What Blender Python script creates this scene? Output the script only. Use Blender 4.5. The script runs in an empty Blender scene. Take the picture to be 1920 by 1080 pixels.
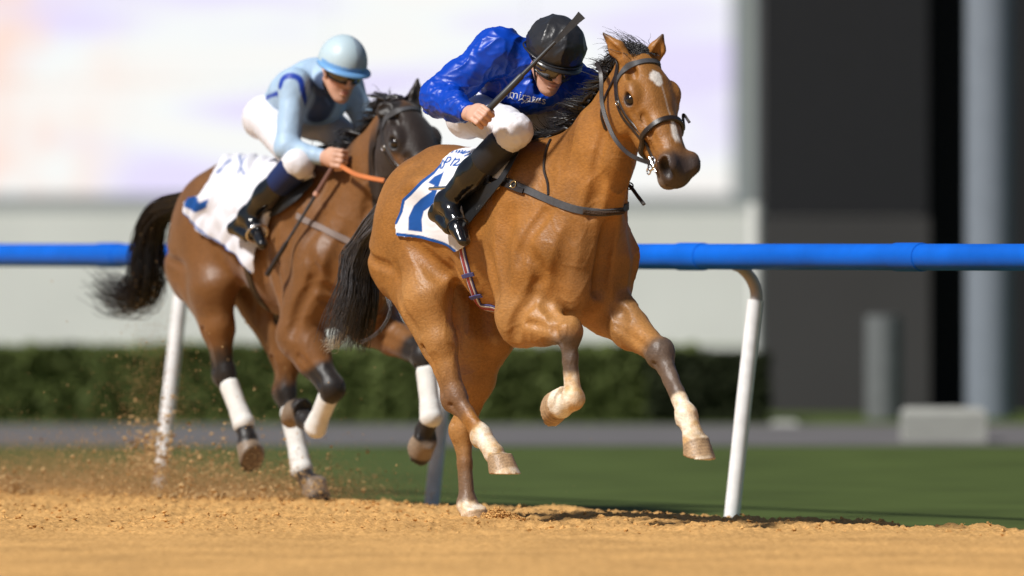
import bpy, math, random, time
import numpy as np
from mathutils import Vector, Matrix, noise as mnoise

T0 = time.time()
SC = bpy.context.scene
COL = SC.collection
rng = np.random.default_rng(7)
random.seed(7)

# ----------------------------------------------------------------- camera
CAM_D, CAM_H = 40.6, 1.20           # metres in front of the leading horse, lens height
cam_data = bpy.data.cameras.new('camera')
cam = bpy.data.objects.new('camera', cam_data)
COL.objects.link(cam)
cam_data.sensor_width = 36.0
cam_data.lens = 330.0
cam_data.clip_start = 1.0
cam_data.clip_end = 3000.0
cam.location = (0, -CAM_D, CAM_H)
cam.rotation_euler = (math.radians(90 - 0.2767), 0, 0)
cam_data.dof.use_dof = True
cam_data.dof.focus_distance = 39.9
cam_data.dof.aperture_fstop = 1.75
SC.camera = cam

# ----------------------------------------------------------------- world and floodlight
SUN_EL, SUN_AZ = 47.0, 231.0        # degrees; azimuth clockwise from +Y (away from camera)
w = bpy.data.worlds.new('World')
SC.world = w
w.use_nodes = True
nt = w.node_tree
nt.nodes.clear()
sky = nt.nodes.new('ShaderNodeTexSky')
sky.sky_type = 'NISHITA'
sky.sun_disc = False
sky.sun_elevation = math.radians(SUN_EL)
sky.sun_rotation = math.radians(SUN_AZ)
bg = nt.nodes.new('ShaderNodeBackground')
bg.inputs['Strength'].default_value = 0.052
wo = nt.nodes.new('ShaderNodeOutputWorld')
nt.links.new(sky.outputs['Color'], bg.inputs['Color'])
nt.links.new(bg.outputs['Background'], wo.inputs['Surface'])

sun_data = bpy.data.lights.new('sun', 'SUN')
sun_data.energy = 5.0
sun_data.angle = math.radians(6.0)
sun_data.color = (1.0, 0.972, 0.93)
sun = bpy.data.objects.new('sun', sun_data)
COL.objects.link(sun)
_az, _el = math.radians(SUN_AZ), math.radians(SUN_EL)
sun_dir = Vector((math.sin(_az) * math.cos(_el), math.cos(_az) * math.cos(_el), math.sin(_el)))
sun.rotation_euler = sun_dir.to_track_quat('Z', 'Y').to_euler()
sun.location = (-10, -20, 15)

vs = SC.view_settings
vs.view_transform = 'Standard'
vs.look = 'None'
vs.exposure = 0.0
vs.gamma = 1.0
vs.use_curve_mapping = False
SC.render.engine = 'CYCLES'
SC.cycles.use_denoising = True
try:
    SC.cycles.denoiser = 'OPENIMAGEDENOISE'
except Exception:
    pass
SC.cycles.max_bounces = 6
SC.cycles.diffuse_bounces = 3
SC.cycles.glossy_bounces = 3

# ----------------------------------------------------------------- materials
def _nt(name):
    m = bpy.data.materials.new(name)
    m.use_nodes = True
    t = m.node_tree
    b = t.nodes['Principled BSDF']
    return m, t, b

def N(t, kind, **kw):
    n = t.nodes.new(kind)
    for k, v in kw.items():
        if k in n.inputs:
            n.inputs[k].default_value = v
        else:
            setattr(n, k, v)
    return n

def mat(name, col, rough=0.6, spec=0.4, metal=0.0, noise_amt=0.15, noise_scale=8.0, bump=0.0, bump_scale=60.0,
        coat=0.0, sheen=0.0, emit=None, emit_s=0.0, space='Object', stretch=(1, 1, 1), dist=0.01):
    m, t, b = _nt(name)
    L = t.links.new
    b.inputs['Roughness'].default_value = rough
    b.inputs['Metallic'].default_value = metal
    b.inputs['Specular IOR Level'].default_value = spec
    b.inputs['Coat Weight'].default_value = coat
    b.inputs['Sheen Weight'].default_value = sheen
    tc = N(t, 'ShaderNodeTexCoord')
    mp = N(t, 'ShaderNodeMapping')
    mp.inputs['Scale'].default_value = stretch
    L(tc.outputs[space], mp.inputs['Vector'])
    nz = N(t, 'ShaderNodeTexNoise', Scale=noise_scale, Detail=4.0)
    L(mp.outputs['Vector'], nz.inputs['Vector'])
    mx = N(t, 'ShaderNodeMix', data_type='RGBA', blend_type='MULTIPLY')
    mx.inputs[0].default_value = 1.0
    mx.inputs[6].default_value = (*col, 1)
    mr = N(t, 'ShaderNodeMapRange')
    mr.inputs['To Min'].default_value = 1 - noise_amt
    mr.inputs['To Max'].default_value = 1 + noise_amt
    mr.inputs['From Min'].default_value = 0.25
    mr.inputs['From Max'].default_value = 0.75
    L(nz.outputs['Fac'], mr.inputs['Value'])
    L(mr.outputs['Result'], mx.inputs[7])
    L(mx.outputs[2], b.inputs['Base Color'])
    if bump > 0:
        n2 = N(t, 'ShaderNodeTexNoise', Scale=bump_scale, Detail=3.0)
        L(mp.outputs['Vector'], n2.inputs['Vector'])
        bp = N(t, 'ShaderNodeBump', Strength=bump, Distance=dist)
        L(n2.outputs['Fac'], bp.inputs['Height'])
        L(bp.outputs['Normal'], b.inputs['Normal'])
    if emit:
        b.inputs['Emission Color'].default_value = (*emit, 1)
        b.inputs['Emission Strength'].default_value = emit_s
    return m

def vcol_mat(name, rough=0.5, spec=0.4, noise_amt=0.12, noise_scale=5.0, bump=0.12, bump_scale=220.0, stretch=(1, 1, 1),
             sheen=0.0, dist=0.004, bump2=0.0, bump2_scale=14.0, dist2=0.02, coat=0.0):
    """colour from the 'Col' point attribute (coat pattern, markings), grain and relief from noise"""
    m, t, b = _nt(name)
    L = t.links.new
    b.inputs['Roughness'].default_value = rough
    b.inputs['Specular IOR Level'].default_value = spec
    b.inputs['Sheen Weight'].default_value = sheen
    b.inputs['Coat Weight'].default_value = coat
    at = N(t, 'ShaderNodeAttribute')
    at.attribute_name = 'Col'
    tc = N(t, 'ShaderNodeTexCoord')
    mp = N(t, 'ShaderNodeMapping')
    mp.inputs['Scale'].default_value = stretch
    L(tc.outputs['Object'], mp.inputs['Vector'])
    nz = N(t, 'ShaderNodeTexNoise', Scale=noise_scale, Detail=5.0)
    L(tc.outputs['Object'], nz.inputs['Vector'])
    nf = N(t, 'ShaderNodeTexNoise', Scale=bump_scale, Detail=2.0)
    L(mp.outputs['Vector'], nf.inputs['Vector'])
    ad = N(t, 'ShaderNodeMath', operation='ADD')
    L(nz.outputs['Fac'], ad.inputs[0])
    L(nf.outputs['Fac'], ad.inputs[1])
    mr = N(t, 'ShaderNodeMapRange')
    mr.inputs['From Min'].default_value = 0.6
    mr.inputs['From Max'].default_value = 1.4
    mr.inputs['To Min'].default_value = 1 - noise_amt
    mr.inputs['To Max'].default_value = 1 + noise_amt
    L(ad.outputs[0], mr.inputs['Value'])
    mx = N(t, 'ShaderNodeMix', data_type='RGBA', blend_type='MULTIPLY')
    mx.inputs[0].default_value = 1.0
    L(at.outputs['Color'], mx.inputs[6])
    L(mr.outputs['Result'], mx.inputs[7])
    L(mx.outputs[2], b.inputs['Base Color'])
    bp = N(t, 'ShaderNodeBump', Strength=bump, Distance=dist)
    L(nf.outputs['Fac'], bp.inputs['Height'])
    if bump2 > 0:
        n3 = N(t, 'ShaderNodeTexNoise', Scale=bump2_scale, Detail=3.0)
        L(tc.outputs['Object'], n3.inputs['Vector'])
        b2 = N(t, 'ShaderNodeBump', Strength=bump2, Distance=dist2)
        L(n3.outputs['Fac'], b2.inputs['Height'])
        L(b2.outputs['Normal'], bp.inputs['Normal'])
    L(bp.outputs['Normal'], b.inputs['Normal'])
    return m

# ----------------------------------------------------------------- object helpers
def link(o, parent=None):
    COL.objects.link(o)
    if parent is not None:
        o.parent = parent
    return o

def empty(name, loc=(0, 0, 0), rz=0.0):
    o = bpy.data.objects.new(name, None)
    o.empty_display_size = 0.2
    o.location = loc
    o.rotation_euler = (0, 0, rz)
    return link(o)

def tag(o, label=None, cat=None, group=None, kind=None):
    if label: o['label'] = label
    if cat: o['category'] = cat
    if group: o['group'] = group
    if kind: o['kind'] = kind
    return o

def mesh_obj(name, V, F, m, parent=None, col=None, smooth=True, autosmooth=None):
    me = bpy.data.meshes.new(name)
    if isinstance(F, np.ndarray):
        F = F.tolist()
    me.from_pydata(np.asarray(V, dtype=float).tolist(), [], F)
    if smooth:
        me.polygons.foreach_set('use_smooth', np.ones(len(me.polygons), dtype=bool))
    if col is not None:
        a = me.attributes.new('Col', 'FLOAT_COLOR', 'POINT')
        c4 = np.ones((len(V), 4), dtype=np.float32)
        c4[:, :3] = col
        a.data.foreach_set('color', c4.ravel())
    mats = m if isinstance(m, (list, tuple)) else [m]
    for x in mats:
        me.materials.append(x)
    me.update()
    o = bpy.data.objects.new(name, me)
    link(o, parent)
    if autosmooth is not None and smooth:
        me.set_sharp_from_angle(angle=math.radians(autosmooth))
    return o

class MB:
    """collects simple solids into one mesh"""
    def __init__(s):
        s.V, s.F = [], []
    def add(s, V, F):
        n = len(s.V)
        s.V += [tuple(map(float, v)) for v in V]
        s.F += [tuple(i + n for i in f) for f in F]
        return s
    def box(s, lo, hi, bev=0.0):
        x0, y0, z0 = lo
        x1, y1, z1 = hi
        V = [(x0, y0, z0), (x1, y0, z0), (x1, y1, z0), (x0, y1, z0), (x0, y0, z1), (x1, y0, z1), (x1, y1, z1), (x0, y1, z1)]
        return s.add(V, [(0, 3, 2, 1), (4, 5, 6, 7), (0, 1, 5, 4), (1, 2, 6, 5), (2, 3, 7, 6), (3, 0, 4, 7)])
    def tube(s, pts, rad, n=10, cap=True):
        V, F = tube_arrays(np.array(pts, float), rad, n, cap)
        return s.add(V, F)
    def build(s, name, m, parent=None, smooth=False, auto=None):
        return mesh_obj(name, s.V, s.F, m, parent, smooth=smooth, autosmooth=auto)

def frames(P, up=None):
    """parallel transported frames along a polyline"""
    n = len(P)
    T = np.zeros_like(P)
    T[1:-1] = P[2:] - P[:-2]
    T[0] = P[1] - P[0]
    T[-1] = P[-1] - P[-2]
    T /= np.linalg.norm(T, axis=1)[:, None] + 1e-12
    A = np.zeros_like(P)
    u = np.array([0, 0, 1.0]) if up is None else np.array(up, float)
    if abs(T[0] @ u) > 0.95:
        u = np.array([1.0, 0, 0])
    for i in range(n):
        u = u - T[i] * (u @ T[i])
        u /= np.linalg.norm(u) + 1e-12
        A[i] = u
    B = np.cross(T, A)
    return T, A, B

def tube_arrays(P, rad, n=10, cap=True):
    rad = np.broadcast_to(np.asarray(rad, float), (len(P),))
    T, A, B = frames(P)
    th = np.arange(n) * 2 * math.pi / n
    V = (P[:, None, :] + rad[:, None, None] * (np.cos(th)[None, :, None] * A[:, None, :] + np.sin(th)[None, :, None] * B[:, None, :])).reshape(-1, 3)
    F = []
    for i in range(len(P) - 1):
        for j in range(n):
            k = (j + 1) % n
            F.append((i * n + j, i * n + k, (i + 1) * n + k, (i + 1) * n + j))
    if cap:
        F.append(tuple(range(n - 1, -1, -1)))
        F.append(tuple((len(P) - 1) * n + j for j in range(n)))
    return V, F

def catmull(P, n=8):
    P = np.array(P, float)
    Q = np.vstack([2 * P[0] - P[1], P, 2 * P[-1] - P[-2]])
    out = []
    for i in range(1, len(Q) - 2):
        for k in range(n):
            t = k / n
            a, b, c, d = Q[i - 1], Q[i], Q[i + 1], Q[i + 2]
            out.append(0.5 * ((2 * b) + (-a + c) * t + (2 * a - 5 * b + 4 * c - d) * t * t + (-a + 3 * b - 3 * c + d) * t ** 3))
    out.append(P[-1])
    return np.array(out)

# ----------------------------------------------------------------- distance field modelling
def nrm(v):
    v = np.asarray(v, float)
    return v / (np.linalg.norm(v) + 1e-12)

class Field:
    """smooth union of tapered limbs and ellipsoids on a grid, meshed with surface nets"""
    def __init__(s, lo, hi, h):
        s.lo = np.array(lo, float)
        s.h = h
        s.n = np.ceil((np.array(hi) - s.lo) / h).astype(int) + 1
        s.d = np.full(s.n, 0.5, dtype=np.float32)
    def _reg(s, lo, hi, m):
        i0 = np.maximum(0, np.floor((np.asarray(lo) - m - s.lo) / s.h).astype(int))
        i1 = np.minimum(s.n, np.ceil((np.asarray(hi) + m - s.lo) / s.h).astype(int) + 1)
        if np.any(i1 <= i0):
            return None
        ax = [(s.lo[k] + s.h * np.arange(i0[k], i1[k])).astype(np.float32) for k in range(3)]
        return (slice(i0[0], i1[0]), slice(i0[1], i1[1]), slice(i0[2], i1[2])), ax
    def _apply(s, sl, dp, k, mode):
        d = s.d[sl]
        if mode == 'add':
            if k > 0:
                hh = np.maximum(k - np.abs(d - dp), 0) / k
                s.d[sl] = np.minimum(d, dp) - hh * hh * k * 0.25
            else:
                s.d[sl] = np.minimum(d, dp)
        else:
            e = -dp
            if k > 0:
                hh = np.maximum(k - np.abs(d - e), 0) / k
                s.d[sl] = np.maximum(d, e) + hh * hh * k * 0.25
            else:
                s.d[sl] = np.maximum(d, e)
    def cone(s, a, b, ra, rb, k=0.03, mode='add', up=None, sa=None, sb=None):
        """tapered limb from a to b; ra/rb radius along 'up', sa/sb radius sideways (elliptic section)"""
        a = np.asarray(a, float); b = np.asarray(b, float)
        R = max(ra, rb, sa or 0, sb or 0)
        g = s._reg(np.minimum(a, b) - R, np.maximum(a, b) + R, k + 0.07)
        if g is None: return s
        sl, ax = g
        x, y, z = np.meshgrid(*ax, indexing='ij', sparse=True)
        ab = b - a
        L2 = ab @ ab + 1e-12
        t = ((x - a[0]) * ab[0] + (y - a[1]) * ab[1] + (z - a[2]) * ab[2]) / L2
        t = np.clip(t, 0, 1)
        qx = x - a[0] - t * ab[0]; qy = y - a[1] - t * ab[1]; qz = z - a[2] - t * ab[2]
        r1 = ra + (rb - ra) * t
        if sa is None:
            dp = np.sqrt(qx * qx + qy * qy + qz * qz) - r1
        else:
            sb_ = sa if sb is None else sb
            r2 = sa + (sb_ - sa) * t
            w_ = ab / math.sqrt(L2)
            u_ = np.array([0, 0, 1.0]) if up is None else np.asarray(up, float)
            u_ = nrm(u_ - w_ * (u_ @ w_))
            v_ = np.cross(w_, u_)
            cu = qx * u_[0] + qy * u_[1] + qz * u_[2]
            cv = qx * v_[0] + qy * v_[1] + qz * v_[2]
            cw = qx * w_[0] + qy * w_[1] + qz * w_[2]
            rw = np.minimum(r1, r2)
            k0 = np.sqrt((cu / r1) ** 2 + (cv / r2) ** 2 + (cw / rw) ** 2)
            k1 = np.sqrt((cu / (r1 * r1)) ** 2 + (cv / (r2 * r2)) ** 2 + (cw / (rw * rw)) ** 2)
            dp = k0 * (k0 - 1) / np.maximum(k1, 1e-6)
            dp = np.where(k0 < 1e-3, -rw, dp)
        s._apply(sl, dp.astype(np.float32), k, mode)
        return s
    def ell(s, c, r, k=0.03, mode='add', R=None):
        """ellipsoid; rows of R are its axes"""
        c = np.asarray(c, float)
        r = np.asarray(r, float)
        m = max(r)
        g = s._reg(c - m, c + m, k + 0.07)
        if g is None: return s
        sl, ax = g
        x, y, z = np.meshgrid(*ax, indexing='ij', sparse=True)
        x = x - c[0]; y = y - c[1]; z = z - c[2]
        if R is None:
            e = (x, y, z)
        else:
            R = np.asarray(R, float)
            e = tuple(x * R[i][0] + y * R[i][1] + z * R[i][2] for i in range(3))
        k0 = np.sqrt((e[0] / r[0]) ** 2 + (e[1] / r[1]) ** 2 + (e[2] / r[2]) ** 2)
        k1 = np.sqrt((e[0] / r[0] ** 2) ** 2 + (e[1] / r[1] ** 2) ** 2 + (e[2] / r[2] ** 2) ** 2)
        dp = k0 * (k0 - 1) / np.maximum(k1, 1e-6)
        s._apply(sl, dp.astype(np.float32), k, mode)
        return s
    def chain(s, pts, rads, k=0.03, up=None, sides=None):
        for i in range(len(pts) - 1):
            s.cone(pts[i], pts[i + 1], rads[i], rads[i + 1], k if i else k, up=up,
                   sa=None if sides is None else sides[i], sb=None if sides is None else sides[i + 1])
        return s
    def hoof(s, sole, up, toe, r, hgt, k=0.008):
        """truncated slanted cone, flat sole"""
        sole = np.asarray(sole, float); up = nrm(up); toe = np.asarray(toe, float)
        toe = nrm(toe - up * (toe @ up))
        sd = np.cross(up, toe)
        g = s._reg(sole - 0.14, sole + 0.14, 0.05)
        if g is None: return s
        sl, ax = g
        x, y, z = np.meshgrid(*ax, indexing='ij', sparse=True)
        x = x - sole[0]; y = y - sole[1]; z = z - sole[2]
        cu = x * up[0] + y * up[1] + z * up[2]
        ct = x * toe[0] + y * toe[1] + z * toe[2]
        cs = x * sd[0] + y * sd[1] + z * sd[2]
        ct2 = ct + cu * 0.55                 # walls slope back towards the pastern
        rr = r * (1 - 0.22 * np.clip(cu / hgt, 0, 1.2))
        k0 = np.sqrt((ct2 / 1.06) ** 2 + (cs / 0.95) ** 2)
        dp = np.maximum(np.maximum((k0 - rr) * 0.85, -cu), cu - hgt)
        s._apply(sl, dp.astype(np.float32), k, 'add')
        return s
    # -- sampling
    def at(s, P):
        P = np.atleast_2d(np.asarray(P, float))
        q = (P - s.lo) / s.h
        q = np.clip(q, 0, s.n - 1.001)
        i = np.floor(q).astype(int)
        f = q - i
        out = np.zeros(len(P))
        for dx in (0, 1):
            for dy in (0, 1):
                for dz in (0, 1):
                    wgt = (f[:, 0] if dx else 1 - f[:, 0]) * (f[:, 1] if dy else 1 - f[:, 1]) * (f[:, 2] if dz else 1 - f[:, 2])
                    out += wgt * s.d[i[:, 0] + dx, i[:, 1] + dy, i[:, 2] + dz]
        return out
    def grad(s, P, e=None):
        e = e or s.h * 1.5
        P = np.atleast_2d(np.asarray(P, float))
        G = np.stack([s.at(P + e * np.eye(3)[k]) - s.at(P - e * np.eye(3)[k]) for k in range(3)], 1)
        return G / (np.linalg.norm(G, axis=1)[:, None] + 1e-9)
    def project(s, P, off=0.0, it=12):
        P = np.array(np.atleast_2d(P), float)
        for _ in range(it):
            d = s.at(P) - off
            P = P - s.grad(P) * np.clip(d, -0.06, 0.06)[:, None] * 0.9
        return P, s.grad(P)
    def ray(s, O, dirv, off=0.0, tmax=1.5):
        """march from O along dirv to the first surface"""
        O = np.array(np.atleast_2d(O), float)
        D = np.broadcast_to(nrm(dirv), O.shape)
        t = np.zeros(len(O))
        st = s.h * 0.7
        hit = np.zeros(len(O), bool)
        best = np.full(len(O), 9.0); tb = np.zeros(len(O))
        for _ in range(int(tmax / st)):
            d = s.at(O + D * t[:, None]) - off
            tb = np.where(d < best, t, tb); best = np.minimum(best, d)
            hit |= d <= 0
            t = np.where(hit, t, t + st)
            if hit.all(): break
        P = O + D * np.where(hit, t, tb)[:, None]
        if (~hit).any():                      # passes beside the body: rest on its nearest flank
            P[~hit] = s.project(P[~hit], off)[0]
        return P, hit
    def mesh(s):
        d = s.d
        n0, n1, n2 = d.shape
        ins = d < 0
        c = np.zeros((n0 - 1, n1 - 1, n2 - 1), dtype=np.uint8)
        offs = [(a, b, e) for a in (0, 1) for b in (0, 1) for e in (0, 1)]
        for a, b, e in offs:
            c += ins[a:n0 - 1 + a, b:n1 - 1 + b, e:n2 - 1 + e]
        act = (c > 0) & (c < 8)
        I = np.argwhere(act)
        idx = np.full(act.shape, -1, dtype=np.int32)
        idx[act] = np.arange(len(I))
        acc = np.zeros((len(I), 3)); cnt = np.zeros(len(I))
        vals = {o: d[I[:, 0] + o[0], I[:, 1] + o[1], I[:, 2] + o[2]].astype(np.float64) for o in offs}
        for o in offs:
            for k in range(3):
                if o[k] == 0:
                    p = list(o); p[k] = 1; p = tuple(p)
                    va, vb = vals[o], vals[p]
                    m = (va < 0) != (vb < 0)
                    t = np.where(m, va / np.where(np.abs(va - vb) < 1e-12, 1, va - vb), 0)
                    pt = np.tile(np.array(o, float), (len(I), 1))
                    pt[:, k] = t
                    acc += pt * m[:, None]; cnt += m
        V = s.lo + s.h * (I + acc / np.maximum(cnt, 1)[:, None])
        F = []
        for k in range(3):
            a1, a2 = (k + 1) % 3, (k + 2) % 3
            sl0 = [slice(None)] * 3; sl1 = [slice(None)] * 3
            sl0[k] = slice(0, -1); sl1[k] = slice(1, None)
            A_, B_ = ins[tuple(sl0)], ins[tuple(sl1)]
            E = np.argwhere(A_ != B_)
            E = E[(E[:, a1] > 0) & (E[:, a2] > 0) & (E[:, a1] < d.shape[a1] - 1) & (E[:, a2] < d.shape[a2] - 1)]
            fl = A_[E[:, 0], E[:, 1], E[:, 2]]
            def cell(o1, o2):
                Q = E.copy(); Q[:, a1] += o1; Q[:, a2] += o2
                return idx[Q[:, 0], Q[:, 1], Q[:, 2]]
            q = np.stack([cell(-1, -1), cell(0, -1), cell(0, 0), cell(-1, 0)], 1)
            q[~fl] = q[~fl][:, ::-1]
            F.append(q)
        F = np.vstack(F)
        F = F[(F >= 0).all(1)]
        # light smoothing
        for lam in (0.5, -0.52, 0.5, -0.52):
            S_ = np.zeros_like(V); C_ = np.zeros(len(V))
            for i in range(4):
                j = (i + 1) % 4
                for a_, b_ in ((i, j), (j, i)):
                    for q_ in range(3):
                        S_[:, q_] += np.bincount(F[:, a_], V[F[:, b_], q_], len(V))
                    C_ += np.bincount(F[:, a_], minlength=len(V))
            V = V + lam * (S_ / np.maximum(C_, 1)[:, None] - V)
        return V, F

def vnormals(V, F):
    n = np.cross(V[F[:, 2]] - V[F[:, 0]], V[F[:, 3]] - V[F[:, 1]])
    out = np.zeros_like(V)
    for i in range(4):
        for q in range(3):
            out[:, q] += np.bincount(F[:, i], n[:, q], len(V))
    return out / (np.linalg.norm(out, axis=1)[:, None] + 1e-12)

_pt = rng.permutation(256)
_pt = np.concatenate([_pt, _pt, _pt])
_gr = rng.normal(size=(256, 3)); _gr /= np.linalg.norm(_gr, axis=1)[:, None]
def pnoise(P):
    """gradient noise on an (n,3) array, about -0.7..0.7"""
    P = np.asarray(P, float)
    i = np.floor(P).astype(int)
    f = P - i
    i &= 255
    u = f * f * f * (f * (f * 6 - 15) + 10)
    out = 0
    for dx in (0, 1):
        for dy in (0, 1):
            for dz in (0, 1):
                g = _gr[_pt[_pt[_pt[i[:, 0] + dx] + i[:, 1] + dy] + i[:, 2] + dz]]
                dt = g[:, 0] * (f[:, 0] - dx) + g[:, 1] * (f[:, 1] - dy) + g[:, 2] * (f[:, 2] - dz)
                wx = u[:, 0] if dx else 1 - u[:, 0]
                wy = u[:, 1] if dy else 1 - u[:, 1]
                wz = u[:, 2] if dz else 1 - u[:, 2]
                out = out + wx * wy * wz * dt
    return out

def sstep(a, b, x):
    t = np.clip((x - a) / (b - a), 0, 1)
    return t * t * (3 - 2 * t)

def seg_dist(P, a, b):
    a = np.asarray(a, float); b = np.asarray(b, float)
    ab = b - a
    t = np.clip(((P - a) @ ab) / (ab @ ab + 1e-12), 0, 1)
    return np.linalg.norm(P - a - t[:, None] * ab, axis=1), t

# ----------------------------------------------------------------- the running line
HEAD = math.radians(58.0)                       # horses and rail run 58 degrees towards the lens
RX, RY = math.cos(HEAD), math.sin(HEAD)         # forward = (RX, -RY), left = (RY, RX)
class Local:
    """a horse's own frame: u forward, v to its left, z up; origin on the track under its middle"""
    def __init__(s, X0, Y0):
        s.X0, s.Y0 = X0, Y0
    def P(s, px, py, v):
        """point at lateral offset v that the survey picture shows at px, py (1920 wide)"""
        f, c = 17600.0, px - 960.0
        u = (f * (s.X0 + RY * v) - c * (CAM_D + s.Y0 + RX * v)) / (-c * RY - f * RX)
        D = CAM_D + s.Y0 - RY * u + RX * v
        return np.array([u, v, CAM_H + (455.0 - py) * D / f])
    def pix(s, p):
        D = CAM_D + s.Y0 - RY * p[0] + RX * p[1]
        X = s.X0 + RX * p[0] + RY * p[1]
        return 960 + 17600 * X / D, 455 - 17600 * (p[2] - CAM_H) / D
    def place(s, o):
        o.location = (s.X0, s.Y0, 0)
        o.rotation_euler = (0, 0, -HEAD)
def to_world(x, y, D):
    """survey picture position at distance D from the lens"""
    return np.array([(x - 960) * D / 17600.0, D - CAM_D, CAM_H + (455 - y) * D / 17600.0])

# ================================================================= the setting
GZ = -0.05
M_grass = mat('grass_turf', (0.062, 0.086, 0.022), rough=0.9, spec=0.1, noise_amt=0.25, noise_scale=1.2)
M_path = mat('path_tarmac', (0.125, 0.118, 0.118), rough=0.9, spec=0.2, noise_amt=0.12, noise_scale=2.0)
gr = MB()
gr.add([(-900, -60, GZ), (900, -60, GZ), (900, 1500, GZ), (-900, 1500, GZ)], [(0, 1, 2, 3)])
tag(gr.build('ground', M_grass), kind='structure')
gp = MB()
gp.add([(-60, 57.6 - CAM_D, GZ + .005), (60, 57.6 - CAM_D, GZ + .005), (60, 64.2 - CAM_D, GZ + .005), (-60, 64.2 - CAM_D, GZ + .005)], [(0, 1, 2, 3)])
tag(gp.build('path', M_path), kind='structure')

# --- dirt track: strip along the running line, rough sheet near the lens axis
M_dirt, t_, b_ = _nt('track_dirt')
b_.inputs['Roughness'].default_value = 0.95
b_.inputs['Specular IOR Level'].default_value = 0.12
tc_ = N(t_, 'ShaderNodeTexCoord')
n1_ = N(t_, 'ShaderNodeTexNoise', Scale=1.6, Detail=7.0)
n2_ = N(t_, 'ShaderNodeTexNoise', Scale=55.0, Detail=4.0)
t_.links.new(tc_.outputs['Object'], n1_.inputs['Vector'])
t_.links.new(tc_.outputs['Object'], n2_.inputs['Vector'])
rp_ = N(t_, 'ShaderNodeValToRGB')
rp_.color_ramp.elements[0].position = 0.3
rp_.color_ramp.elements[0].color = (0.39, 0.21, 0.068, 1)
rp_.color_ramp.elements[1].position = 0.62
rp_.color_ramp.elements[1].color = (0.63, 0.36, 0.130, 1)
t_.links.new(n2_.outputs['Fac'], rp_.inputs['Fac'])
mx_ = N(t_, 'ShaderNodeMix', data_type='RGBA', blend_type='MULTIPLY')
mx_.inputs[0].default_value = 1.0
mr_ = N(t_, 'ShaderNodeMapRange')
mr_.inputs['From Min'].default_value = 0.3
mr_.inputs['From Max'].default_value = 0.7
mr_.inputs['To Min'].default_value = 0.84
mr_.inputs['To Max'].default_value = 1.18
t_.links.new(n1_.outputs['Fac'], mr_.inputs['Value'])
t_.links.new(rp_.outputs['Color'], mx_.inputs[6])
t_.links.new(mr_.outputs['Result'], mx_.inputs[7])
t_.links.new(mx_.outputs[2], b_.inputs['Base Color'])
bp_ = N(t_, 'ShaderNodeBump', Strength=0.5, Distance=0.01)
t_.links.new(n2_.outputs['Fac'], bp_.inputs['Height'])
t_.links.new(bp_.outputs['Normal'], b_.inputs['Normal'])

EDGE = 1.92                                  # the dirt ends this far left of the leading horse's line
def track_uv(X, Y):
    dx, dy = X + 0.055, Y + 0.435
    return dx * RX - dy * RY, dx * RY + dy * RX
def dirt_h(X, Y):
    u, v = track_uv(X, Y)
    P = np.stack([X, Y, np.zeros_like(X)], -1).reshape(-1, 3)
    h = 0.018 * pnoise(P * 1.7 + 3.1) + 0.016 * pnoise(P * np.array([6.0, 4.0, 1]) + 9.2) + 0.018 * np.abs(pnoise(P * np.array([19.0, 12.0, 1]) + 2.0)) \
        + 0.012 * pnoise(P * np.array([44.0, 34.0, 1]) + 5.0)
    h = h.reshape(X.shape) * (0.55 + 1.25 * sstep(-3.2, -0.4, Y))     # churned by hooves near the rail, harrowed smooth further out
    fall = sstep(EDGE - 0.35, EDGE + 0.12, v)
    return (h + 0.004) * (1 - fall) + (h * 0.5 - 0.062) * fall - 0.035 * sstep(0.6, EDGE, v) * (1 - fall)
def dirt_patch(x0, x1, y0, y1, nx, ny):
    X, Y = np.meshgrid(np.linspace(x0, x1, nx), np.linspace(y0, y1, ny), indexing='ij')
    u, v = track_uv(X, Y)
    over = np.maximum(v - (EDGE + 0.14), 0)           # fold the sheet back to the verge line
    X = X - RY * over; Y = Y - RX * over
    Z = dirt_h(X, Y)
    V = np.stack([X, Y, Z], -1).reshape(-1, 3)
    i = np.arange(nx - 1)[:, None] * ny + np.arange(ny - 1)[None, :]
    F = np.stack([i, i + ny, i + ny + 1, i + 1], -1).reshape(-1, 4)
    keep = (over.reshape(-1)[F] <= 0).any(1)
    return V, F[keep]
Vd, Fd = dirt_patch(-3.2, 3.2, -9.0, 9.0, 520, 440)
tag(mesh_obj('dirt_track', Vd, Fd, M_dirt), kind='structure')
# the wide remainder of the track around it, a little lower
fx = MB()
def tv(u, v, z): return (-0.055 + RX * u + RY * v, -0.435 - RY * u + RX * v, z)
fx.add([tv(-300, EDGE + .05, -.045), tv(80, EDGE + .05, -.045), tv(80, -30, -.045), tv(-300, -30, -.045)], [(0, 1, 2, 3)])
fxo = fx.build('track_bed', M_dirt)
tag(fxo, kind='structure')

# --- loose clods lying on the sheet (countless)
def clod_mesh(n, pos, size, seed, flat=0.7):
    r = np.random.default_rng(seed)
    base = np.array([(1, 0, 0), (-1, 0, 0), (0, 1, 0), (0, -1, 0), (0, 0, 1), (0, 0, -1)], float)
    fb = np.array([(0, 2, 4), (2, 1, 4), (1, 3, 4), (3, 0, 4), (2, 0, 5), (1, 2, 5), (3, 1, 5), (0, 3, 5)])
    jit = base[None] * (0.55 + 0.7 * r.random((n, 6, 1))) + 0.25 * r.normal(size=(n, 6, 3))
    a = r.random(n) * 6.28
    ca, sa = np.cos(a)[:, None], np.sin(a)[:, None]
    x = jit[..., 0] * ca - jit[..., 1] * sa; y = jit[..., 0] * sa + jit[..., 1] * ca
    J = np.stack([x, y, jit[..., 2] * flat], -1)
    V = pos[:, None, :] + J * size[:, None, None]
    F = (np.arange(n)[:, None, None] * 6 + fb[None]).reshape(-1, 3)
    return V.reshape(-1, 3), F
nC = 9000
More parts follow.
